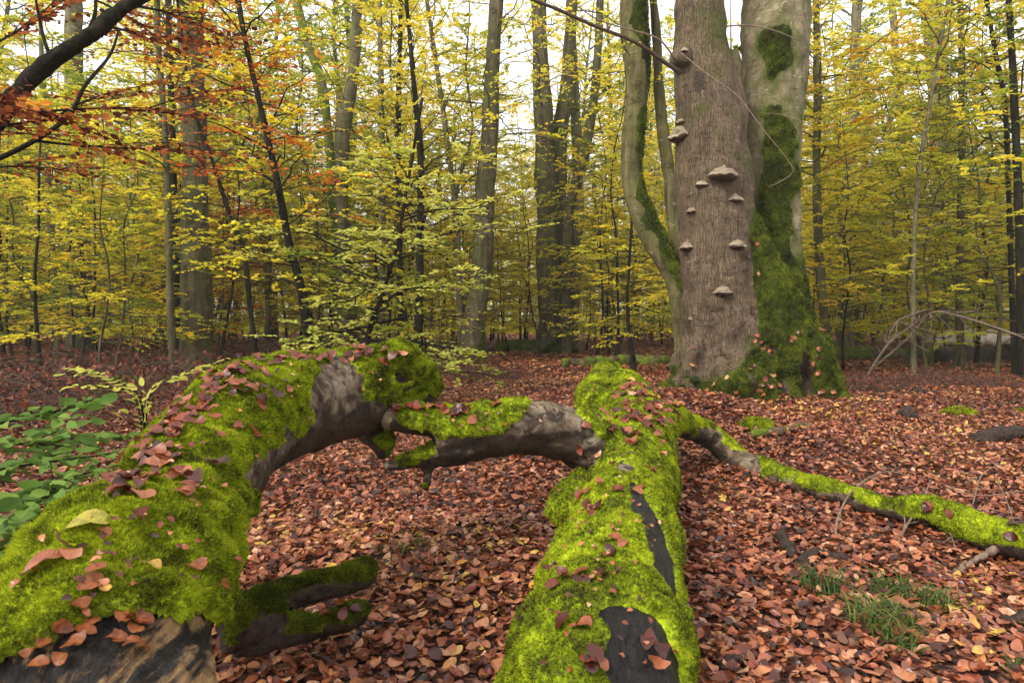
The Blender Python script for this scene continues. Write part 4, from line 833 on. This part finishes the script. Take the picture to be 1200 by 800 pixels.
def near_left():
    r = rs(31)
    p = at(-230, 430, 4.2); g = ghs(p[0], p[1])
    t = thing('beech_tree', (p[0], p[1], g), 'beech just outside the left edge whose dark limb crosses the upper left corner', 'tree')
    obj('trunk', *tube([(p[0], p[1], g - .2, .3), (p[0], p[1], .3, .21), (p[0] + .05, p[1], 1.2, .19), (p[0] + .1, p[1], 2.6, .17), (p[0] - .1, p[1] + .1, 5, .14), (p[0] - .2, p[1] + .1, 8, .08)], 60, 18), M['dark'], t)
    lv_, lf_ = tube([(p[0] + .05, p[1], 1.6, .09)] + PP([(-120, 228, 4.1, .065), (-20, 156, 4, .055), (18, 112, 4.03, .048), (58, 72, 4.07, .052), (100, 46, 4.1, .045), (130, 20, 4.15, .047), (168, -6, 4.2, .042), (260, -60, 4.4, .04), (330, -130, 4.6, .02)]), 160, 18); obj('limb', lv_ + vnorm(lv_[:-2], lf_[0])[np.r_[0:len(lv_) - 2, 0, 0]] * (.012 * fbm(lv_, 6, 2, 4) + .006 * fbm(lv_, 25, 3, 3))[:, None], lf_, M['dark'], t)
    thin = [[(-120, 215, 4.0, .02), (-20, 192, 3.9, .016), (40, 165, 3.9, .014), (80, 136, 3.9, .012), (100, 100, 3.9, .01), (128, 66, 3.95, .008), (140, 34, 4, .006)], [(60, 70, 4.1, .012), (50, 40, 4.1, .01), (40, -10, 4.1, .006)], [(100, 45, 4.1, .012), (112, 10, 4.1, .01), (105, -40, 4.1, .006)]]
    red = [[(-60, 170, 3.7, .012), (-10, 150, 3.6, .008), (60, 140, 3.6, .004)], [(-40, 110, 3.5, .01), (10, 122, 3.4, .006), (60, 132, 3.4, .003)], [(-20, 140, 4, .012), (60, 130, 4.6, .009), (150, 128, 5.2, .007), (250, 140, 5.8, .003)], [(40, 165, 3.95, .01), (110, 172, 4.4, .007), (190, 175, 4.9, .005), (260, 180, 5.3, .002)],
           [(120, 30, 4.15, .01), (170, 40, 4.7, .007), (240, 50, 5.4, .004)], [(150, 5, 4.2, .01), (210, 20, 5, .007), (300, 60, 5.8, .003)], [(60, 140, 4.6, .008), (110, 115, 5, .006), (190, 95, 5.6, .003)], [(-20, 60, 4.6, .01), (30, 30, 4.8, .008), (90, -10, 5, .005)], [(170, 128, 5.3, .006), (230, 110, 5.9, .005), (310, 100, 6.6, .003)], [(90, -10, 4.4, .008), (150, 20, 5.2, .006), (220, 70, 6, .003)], [(-40, 200, 4.6, .008), (30, 195, 4.8, .006), (110, 205, 5.1, .003)]]
    tv, lv = spray([PP(c) for c in red], .046, r, (15, .55), .045, rnd=(-.3, 1.4), flat=.7)
    obj('branches', *merge([tv] + [tube(PP(c), 40, 8, False) for c in thin]), M['dark'], t); obj('leaves', lv[0], lv[1], M['f_rust'], t, lv[2])
    tv, lv = spray([PP(c) for c in ([(-30, 100, 3.6, .008), (15, 118, 3.5, .005), (50, 120, 3.45, .003)],)], .075, r, (4, .2), .05, rnd=(.7, 1))
    obj('leaves', lv[0], lv[1], M['f_red'], t, lv[2])
    # green sprays low at the left
    p = at(-140, 700, 2.2); g = ghs(p[0], p[1])
    t = thing('beech_sapling', (p[0], p[1], g), 'green leaved beech shoots reaching in low at the left edge beside the arched log', 'sapling')
    cs = [[(-140, 700, 1.95, .010), (-110, 560, 1.9, .006), (-40, 508, 1.85, .004), (40, 488, 1.9, .003), (115, 472, 1.95, .0015)], [(-140, 700, 1.95, .01), (-90, 580, 1.8, .006), (-10, 552, 1.75, .004), (80, 538, 1.75, .003), (150, 530, 1.8, .0015)],
          [(-140, 700, 1.95, .01), (-80, 620, 1.75, .006), (-10, 590, 1.65, .004), (50, 570, 1.65, .003), (110, 552, 1.7, .0015)], [(-140, 700, 1.95, .01), (-60, 650, 1.65, .005), (0, 620, 1.6, .003), (50, 600, 1.6, .0015)], [(-120, 560, 1.95, .008), (-30, 530, 2.0, .005), (60, 515, 2.1, .003), (150, 510, 2.15, .0015)]]
    tv, lv = spray([PP(c) for c in cs], .054, r, (13, .25), .032, rnd=(0, .85), flat=.6, tpl=[leaf_template(6, .2, .3, .3, .012, 1, .27), leaf_template(6, -.3, .3, -.3, .012, 2, .29), leaf_template(6, .1, .45, .1, .015, 3, .25)]); obj('stems', *tv, M['dark'], t); obj('leaves', lv[0], lv[1], M['leafgreen'], t, lv[2])
    p = at(170, 505, 4.2)
    t = thing('beech_sapling', (p[0], p[1], ghs(p[0], p[1])), 'small sapling with pale green leaf tips on the leaves left of the arched log', 'sapling')
    b0 = (p[0], p[1], ghs(p[0], p[1]) - .05, .008)
    cs = [[b0, (*at(165, 470, 4.1), .006), (*at(130, 455, 4, .0)[:3], .004) if False else (*at(130, 455, 4), .004), (*at(85, 452, 3.9), .002)], [b0, (*at(175, 465, 4.2), .005), (*at(215, 440, 4.3), .003), (*at(250, 425, 4.4), .002)], [b0, (*at(160, 470, 4.2), .005), (*at(120, 440, 4.4), .003), (*at(90, 432, 4.5), .002)]]
    tv, lv = spray(cs, .06, r, (4, .22), .05, rnd=(.3, .95)); obj('stems', *tv, M['dark'], t); obj('leaves', lv[0], lv[1], M['f_pale'], t, lv[2])
near_left()

# ------------------------------------------------------------------ small things on the forest floor
def ground_at(px, py):
    """where the line of sight through this place of the photograph meets the ground"""
    d = ray(px, py); s = 1.0
    for _ in range(60):
        p = np.array([0, 0, CAMH]) + d * s; g = ghs(p[0], p[1]); s *= 1 + .5 * (p[2] - g) / max(CAMH - p[2], .05) if p[2] < CAMH else 1.2
        s = min(max(s, .5), 60)
    p = np.array([0, 0, CAMH]) + d * s; return np.array([p[0], p[1], ghs(p[0], p[1])])
def on_ground(pts, lift=0.0):
    out = []
    for px, py, r_, *h in pts:
        p = ground_at(px, py); p[2] += (h[0] if h else 0) + r_ * .6 + lift; out.append((*p, r_))
    return out
def fallen(name, label, pts, bark, seed, cat='log', seg=18, group=None, n=90):
    q = on_ground(pts); V, Fs = tube(q, n, seg); rm = np.mean([p[3] for p in q]); N = V - np.vstack([np.repeat(spline(q, n)[:, :3], seg, 0), spline(q, n)[[0, -1], :3]])
    V = V + N * (.5 * fbm(V, .45 / rm, seed, 4) + .25 * fbm(V, 2 / rm, seed + 3, 2))[:, None]; o = obj(name, V, Fs, M[bark]); tag(o, label, cat, group); return rebase(o, q[0][:3])
fallen('fallen_log', 'mossy fallen log lying across behind the forked log and left of the fungus tree', [(660, 430, .13), (700, 430, .14), (740, 428, .14), (790, 427, .13)], 'logmoss', 1)
fallen('fallen_log', 'mossy dark log lying behind the bleached dead boughs right of the fungus tree', [(955, 424, .22), (1010, 420, .22), (1080, 420, .2), (1140, 422, .18)], 'logmoss', 2)
fallen('fallen_log', 'long pale barkless log at the right edge behind the dead boughs', [(1085, 417, .2, .35), (1130, 415, .24, .35), (1180, 413, .26, .3), (1260, 411, .26, .3)], 'barkless', 3)
fallen('fallen_log', 'dark rotten log under the long pale log at the right edge', [(1100, 425, .22), (1150, 424, .26), (1220, 424, .26)], 'black', 4)
fallen('fallen_log', 'far mossy log lying beyond the middle between sinuous trunk and double stemmed beech', [(582, 411, .2), (610, 411, .22), (640, 411, .2)], 'logmoss', 5)
fallen('fallen_log', 'dark log with moss half hidden in brush behind the arched log at left', [(110, 470, .11), (140, 462, .13), (170, 456, .12)], 'logmoss', 6)
fallen('fallen_stick', 'dark stick lying on leaves right of the arched log end', [(512, 455, .02), (540, 460, .022), (566, 464, .015)], 'black', 7, 'stick', 10)
fallen('bark_piece', 'dark curled stick of bark on the leaves above the grass tufts', [(938, 664, .024), (955, 652, .026), (975, 655, .024), (994, 660, .016)], 'black', 8, 'bark', 10)
fallen('bark_piece', 'slate grey chip of bark standing up on the leaves left of the curled stick', [(914, 640, .028, .05), (922, 650, .03, .03), (930, 658, .02)], 'black', 9, 'bark', 10)
fallen('bark_piece', 'dark lump of rotten wood on the leaves in front of the fungus tree', [(1056, 490, .06), (1066, 492, .08), (1078, 493, .04)], 'black', 10, 'wood', 12)
fallen('bark_piece', 'dark wood piece at the right edge below the dead boughs', [(1142, 520, .05), (1170, 517, .07), (1230, 516, .08)], 'black', 11, 'wood', 12)
fallen('bark_piece', 'flat dark wood fragment lying between the grass tufts', [(1028, 712, .02), (1042, 716, .03), (1056, 722, .02)], 'black', 12, 'wood', 10)
fallen('bark_piece', 'black wood chip at the right edge in the foreground', [(1176, 735, .025), (1190, 732, .03), (1215, 730, .03)], 'black', 13, 'wood', 10)
fallen('bark_piece', 'dark twig end poking from the leaves beside the forked log in the foreground', [(845, 790, .018), (856, 782, .022), (870, 775, .018), (880, 770, .01)], 'black', 14, 'wood', 10)
fallen('fallen_stick', 'straight brown stick pointing at the mossy branch at the right edge', [(1120, 672, .014), (1150, 662, .016, .03), (1195, 648, .02, .08)], 'drytwig', 15, 'stick', 10)
fallen('fallen_stick', 'dark stick with mossy end on the leaves below the fungus tree', [(880, 512, .03), (915, 508, .035), (945, 502, .03)], 'logmoss', 16, 'stick', 10)
fallen('fallen_stick', 'dark fallen stick in front of the dead boughs at right', [(1035, 462, .035), (1060, 457, .04), (1090, 462, .035), (1110, 460, .02)], 'black', 17, 'stick', 10)
for px, py, R_, lb in ((1124, 487, .17, 'bright moss cushion on the leaves right of the fungus tree'), (541, 549, .045, 'tiny round moss cushion on the leaves under the side limb of the forked log'), (1195, 485, .12, 'moss cushion at the right edge of the photo'), (885, 500, .14, 'mossy lump on the leaves at the foot of the fungus tree')):
    p = ground_at(px, py); q = leaf_template(3, 0, 0, 0, 0, 1)
    u, v = np.meshgrid(np.linspace(0, 2 * np.pi, 25)[:-1], np.linspace(.02, 1, 9)); rr = np.sin(v * np.pi / 2); hh = np.cos(v * np.pi / 2)
    V = np.stack([p[0] + R_ * rr * np.cos(u), p[1] + R_ * .8 * rr * np.sin(u), p[2] - .01 + R_ * .5 * hh], -1).reshape(-1, 3); i = np.arange(8)[:, None] * 24; j = np.arange(24)[None]; jn = (j + 1) % 24
    Q = np.stack([i + j, i + 24 + j, i + 24 + jn, i + jn], -1).reshape(-1, 4); N = vnorm(V, Q); V = V + N * (R_ * .12 * fbm(V, 1.2 / R_, 3, 3))[:, None]
    fv, ft, fr = fuzz(V, Q, N, np.ones(len(V)), 1500, R_ * .09, rs(int(px)), near=2)
    o = obj('moss_cushion', np.vstack([V, fv]), [Q, ft + len(V)], [M['moss'], M['fuzz']], None, np.r_[np.full(len(Q), .3), fr]); mi = np.zeros(len(Q) + len(ft), np.int32); mi[len(Q):] = 1; o.data.polygons.foreach_set('material_index', mi)
    tag(o, lb, 'moss'); rebase(o, p)
def grass(px, py, n, R_, h, label, seed, group=None):
    n = int(n * 1.6); h *= 1.15; r = rs(seed); p = ground_at(px, py); a = r.rand(n) * 6.28; rad = R_ * np.sqrt(r.rand(n)); b = np.c_[p[0] + rad * np.cos(a), p[1] + rad * np.sin(a), np.full(n, p[2] + .0)]
    th = r.rand(n) * 6.28; l = h * r.uniform(.5, 1.3, n); out = np.c_[np.cos(th), np.sin(th), 0 * th]; t = np.linspace(0, 1, 5)
    Pb = b[:, None] + out[:, None] * (l[:, None] * (t * .25 + .55 * t ** 2.2))[..., None]; Pb[..., 2] += l[:, None] * (t - .55 * t ** 2.4)
    w = np.array([.0018, .002, .0017, .0012, .0003]) * 1.5; n = n; s = np.c_[-np.sin(th), np.cos(th), 0 * th]
    V = np.stack([Pb - s[:, None] * w[None, :, None], Pb + s[:, None] * w[None, :, None]], 2).reshape(-1, 3); i = (np.arange(n) * 10)[:, None] + np.arange(4)[None] * 2
    Q = np.stack([i, i + 1, i + 3, i + 2], -1).reshape(-1, 4); o = obj('grass_tuft', V, [Q], M['grass'], None, np.repeat(r.rand(n), 4)); tag(o, label, 'grass', group); rebase(o, p)
for k, (px, py, n_, R_, h, lb) in enumerate(((962, 695, 45, .07, .13, 'small grass tuft left of the others in the right foreground leaves'), (1035, 735, 90, .12, .14, 'largest grass tuft drooping over the leaves in the right foreground'), (1042, 700, 40, .07, .13, 'grass tuft just above the largest tuft'), (1092, 712, 40, .07, .12, 'grass tuft right of the largest tuft'),
        (1062, 765, 25, .06, .1, 'sparse grass tuft below the largest tuft'), (1195, 790, 20, .03, .06, 'bit of green grass in the lower right corner'), (460, 650, 25, .09, .08, 'sparse grass wisps in the leaves between the two logs'), (485, 640, 25, .1, .07, 'faint grass wisps behind the others between the two logs'))):
    grass(px, py, n_, R_, h, lb, 60 + k)
# dead boughs and twigs
def boughs(name, label, cat, curves, mat, n=40, seg=7):
    c0 = curves[0][0]; t = obj(name, *merge([tube(c, n, seg) for c in curves]), M[mat]); tag(t, label, cat); return rebase(t, c0[:3])
g = ground_at(1012, 447); d0 = g[1]
bo = [[(*g, .026), (*at(1032, 415, d0), .024), (*at(1046, 398, d0), .022), (*at(1070, 381, d0), .02), (*at(1094, 366, d0 - .3), .019), (*at(1118, 369, d0 - .4), .018), (*at(1140, 375, d0 - .5), .016), (*at(1190, 392, d0 - .8), .02), (*at(1230, 410, d0 - 1), .01)],
      [(*at(1024, 430, d0), .022), (*at(1062, 398, d0 + .2), .018), (*at(1090, 368, d0 + .2), .014), (*at(1120, 366, d0 + .2), .015), (*at(1150, 378, d0 + .3), .008)],
      [(*at(1040, 405, d0), .018), (*at(1038, 392, d0), .016), (*at(1052, 376, d0 - .2), .013), (*at(1075, 366, d0 - .3), .014), (*at(1090, 362, d0 - .3), .006)]]
_r = rs(4)
for k in range(34):
    a = bo[k % 3]; i = _r.randint(1, len(a) - 1); p = np.array(a[i][:3]); v = np.array([_r.randn() * .5 + .3, _r.randn() * .3, _r.uniform(-.9, .35)]); l = _r.uniform(.3, 1.0)
    bo.append([(*p, .012), (*(p + v * l * .5 + _r.randn(3) * .05), .008), (*(p + v * l), .003)])
boughs('dead_bough', 'bleached leafless boughs arching over the leaves right of the fungus tree', 'branch', bo, 'bough')
tw = [[(985, 655, .005, .0), (980, 625, .006, .05), (1000, 598, .006, .12), (1035, 583, .005, .16), (1070, 584, .003, .14)], [(1050, 648, .004), (1062, 628, .005, .05), (1080, 610, .005, .1), (1090, 590, .003, .15)], [(1055, 620, .005, .02), (1090, 622, .005, .05), (1130, 636, .005, .04), (1165, 648, .003, .02)], [(1140, 600, .004, .05), (1150, 575, .004, .1), (1170, 560, .003, .1)],
      [(1040, 600, .004, .1), (1060, 622, .004, .06), (1048, 650, .003, .01)], [(1090, 600, .004, .1), (1108, 625, .004, .06), (1120, 648, .003, .02)], [(1110, 590, .003, .1), (1150, 596, .003, .08), (1200, 590, .003, .08)], [(1100, 640, .003), (1130, 628, .003, .05), (1150, 610, .002, .1)], [(1165, 575, .003, .1), (1180, 600, .003, .06), (1195, 640, .002, .02)]]
boughs('dead_twig', 'thin bleached twigs curling over the mossy branch in the right foreground', 'twig', [on_ground(c) for c in tw], 'drytwig')
def brush(seed, n=150, R_=1.1, h=.8, leaves=420):
    r = rs(seed); a = r.rand(n) * 6.28; q = R_ * np.sqrt(r.rand(n)); b = np.c_[q * np.cos(a) * 1.3, q * np.sin(a), 0 * a]; th = r.rand(n) * 6.28; l = h * r.uniform(.5, 1.6, n); t = np.linspace(0, 1, 6)
    Pb = b[:, None] + (np.c_[np.cos(th), np.sin(th), 0 * th] * l[:, None])[:, None] * (t ** 1.3)[None, :, None]; Pb[..., 2] += l[:, None] * r.uniform(.3, 1.1, (n, 1)) * (t - .6 * t ** 2); Pb[:, 1:] += r.randn(n, 5, 3) * .025
    V, Fs = tubes_v(Pb, (.009 * (1 - .8 * t))[None] * r.uniform(.5, 1.3, (n, 1)), 4)
    k = r.randint(n, size=leaves); u = r.randint(2, 6, leaves); p = Pb[k, u] + r.randn(leaves, 3) * .05
    return (V, Fs), leafmesh(p, r.randn(leaves, 3), r.randn(leaves, 3) + [0, 0, .6], .07 * r.uniform(.6, 1.3, leaves), r, [FIN, FIN2], r.rand(leaves))
BR = []
for k in range(3):
    (bv, bf), lv = brush(500 + k); t = thing('dead_brush', (0, 0, 0), 'brush', 'brush'); obj('twigs', bv, bf, M['twig'], t); obj('leaves', lv[0], lv[1], M['f_dead'], t, lv[2]); BR.append(t)
for i, (px, py, s) in enumerate(((20, 470, .9), (70, 455, 1), (120, 440, 1), (30, 440, 1.1), (165, 438, 1), (210, 452, .9), (90, 490, .7), (250, 430, 1), (285, 425, 1.2), (-30, 480, 1), (145, 465, .8), (320, 425, 1.1))):
    p = ground_at(px, py); lb = ('low heap of dead reddish brush behind the arched log at the left', 'dead brush at the left')
    if i < 3: BR[i].location = p; BR[i].scale = (s,) * 3; BR[i]['label'], BR[i]['group'] = lb
    else: dup(BR[i % 3], p, i * 1.3, s, *lb)
for i, (px, py, s) in enumerate(((535, 440, .8), (565, 446, .6), (515, 432, .8))):
    dup(BR[i], ground_at(px, py), i * 2.1, s, 'heap of dead twigs at the foot of the dark sinuous trunk', 'dead brush at the middle')

finish_leaves()

for i, (px, py, s_) in enumerate(((1018, 458, .55), (1062, 452, .5), (1105, 448, .55), (1150, 455, .5))):
    dup(BR[i % 3], ground_at(px, py), i * 1.7, s_, 'heap of dead twigs on the leaves under the dead boughs', 'dead brush at the right')

def twig_litter():
    r = rs(88); n = 520; d = np.sqrt(r.rand(n)) * 11 + 1.6; x = (r.rand(n) * 2 - 1) * (.85 * d + .5); a = r.rand(n) * 6.28; l = r.uniform(.06, .35, n); t = np.linspace(-.5, .5, 5)
    Pb = np.stack([x[:, None] + np.cos(a)[:, None] * l[:, None] * t, d[:, None] + np.sin(a)[:, None] * l[:, None] * t, 0 * x[:, None] + 0 * t], -1); Pb[:, :, :2] += r.randn(n, 5, 2) * .012
    Pb[..., 2] = gh(Pb[..., :2].reshape(-1, 2)).reshape(n, 5) + .03 + r.rand(n, 1) * .02 + r.randn(n, 5) * .004
    V, Fs = tubes_v(Pb, r.uniform(.0015, .005, (n, 1)) * np.array([[.6, 1, 1, .9, .4]]), 5)
    tag(obj('twig_litter', V, Fs, M['twig']), 'thin twigs strewn among the fallen leaves', 'twigs', kind='stuff')
twig_litter()

def haze():
    x0, x1, y0, y1, z0, z1 = -470, 470, -12, 412, -1.3, 27
    V = np.array([(x, y, z) for x in (x0, x1) for y in (y0, y1) for z in (z0, z1)], float)
    Q = np.array([[0, 1, 3, 2], [4, 6, 7, 5], [0, 4, 5, 1], [2, 3, 7, 6], [0, 2, 6, 4], [1, 5, 7, 3]])
    m = bpy.data.materials.new('forest_air'); m.use_nodes = True; t = m.node_tree; t.nodes.clear()
    o = t.nodes.new('ShaderNodeOutputMaterial'); v = t.nodes.new('ShaderNodeVolumePrincipled'); v.inputs['Color'].default_value = (.95, .93, .86, 1); v.inputs['Density'].default_value = HAZE
    t.links.new(v.outputs[0], o.inputs['Volume'])
    tag(obj('haze', V, [Q], m, smooth=False), 'thin pale mist hanging in the autumn wood', 'haze', kind='stuff')
HAZE = .0009
haze()
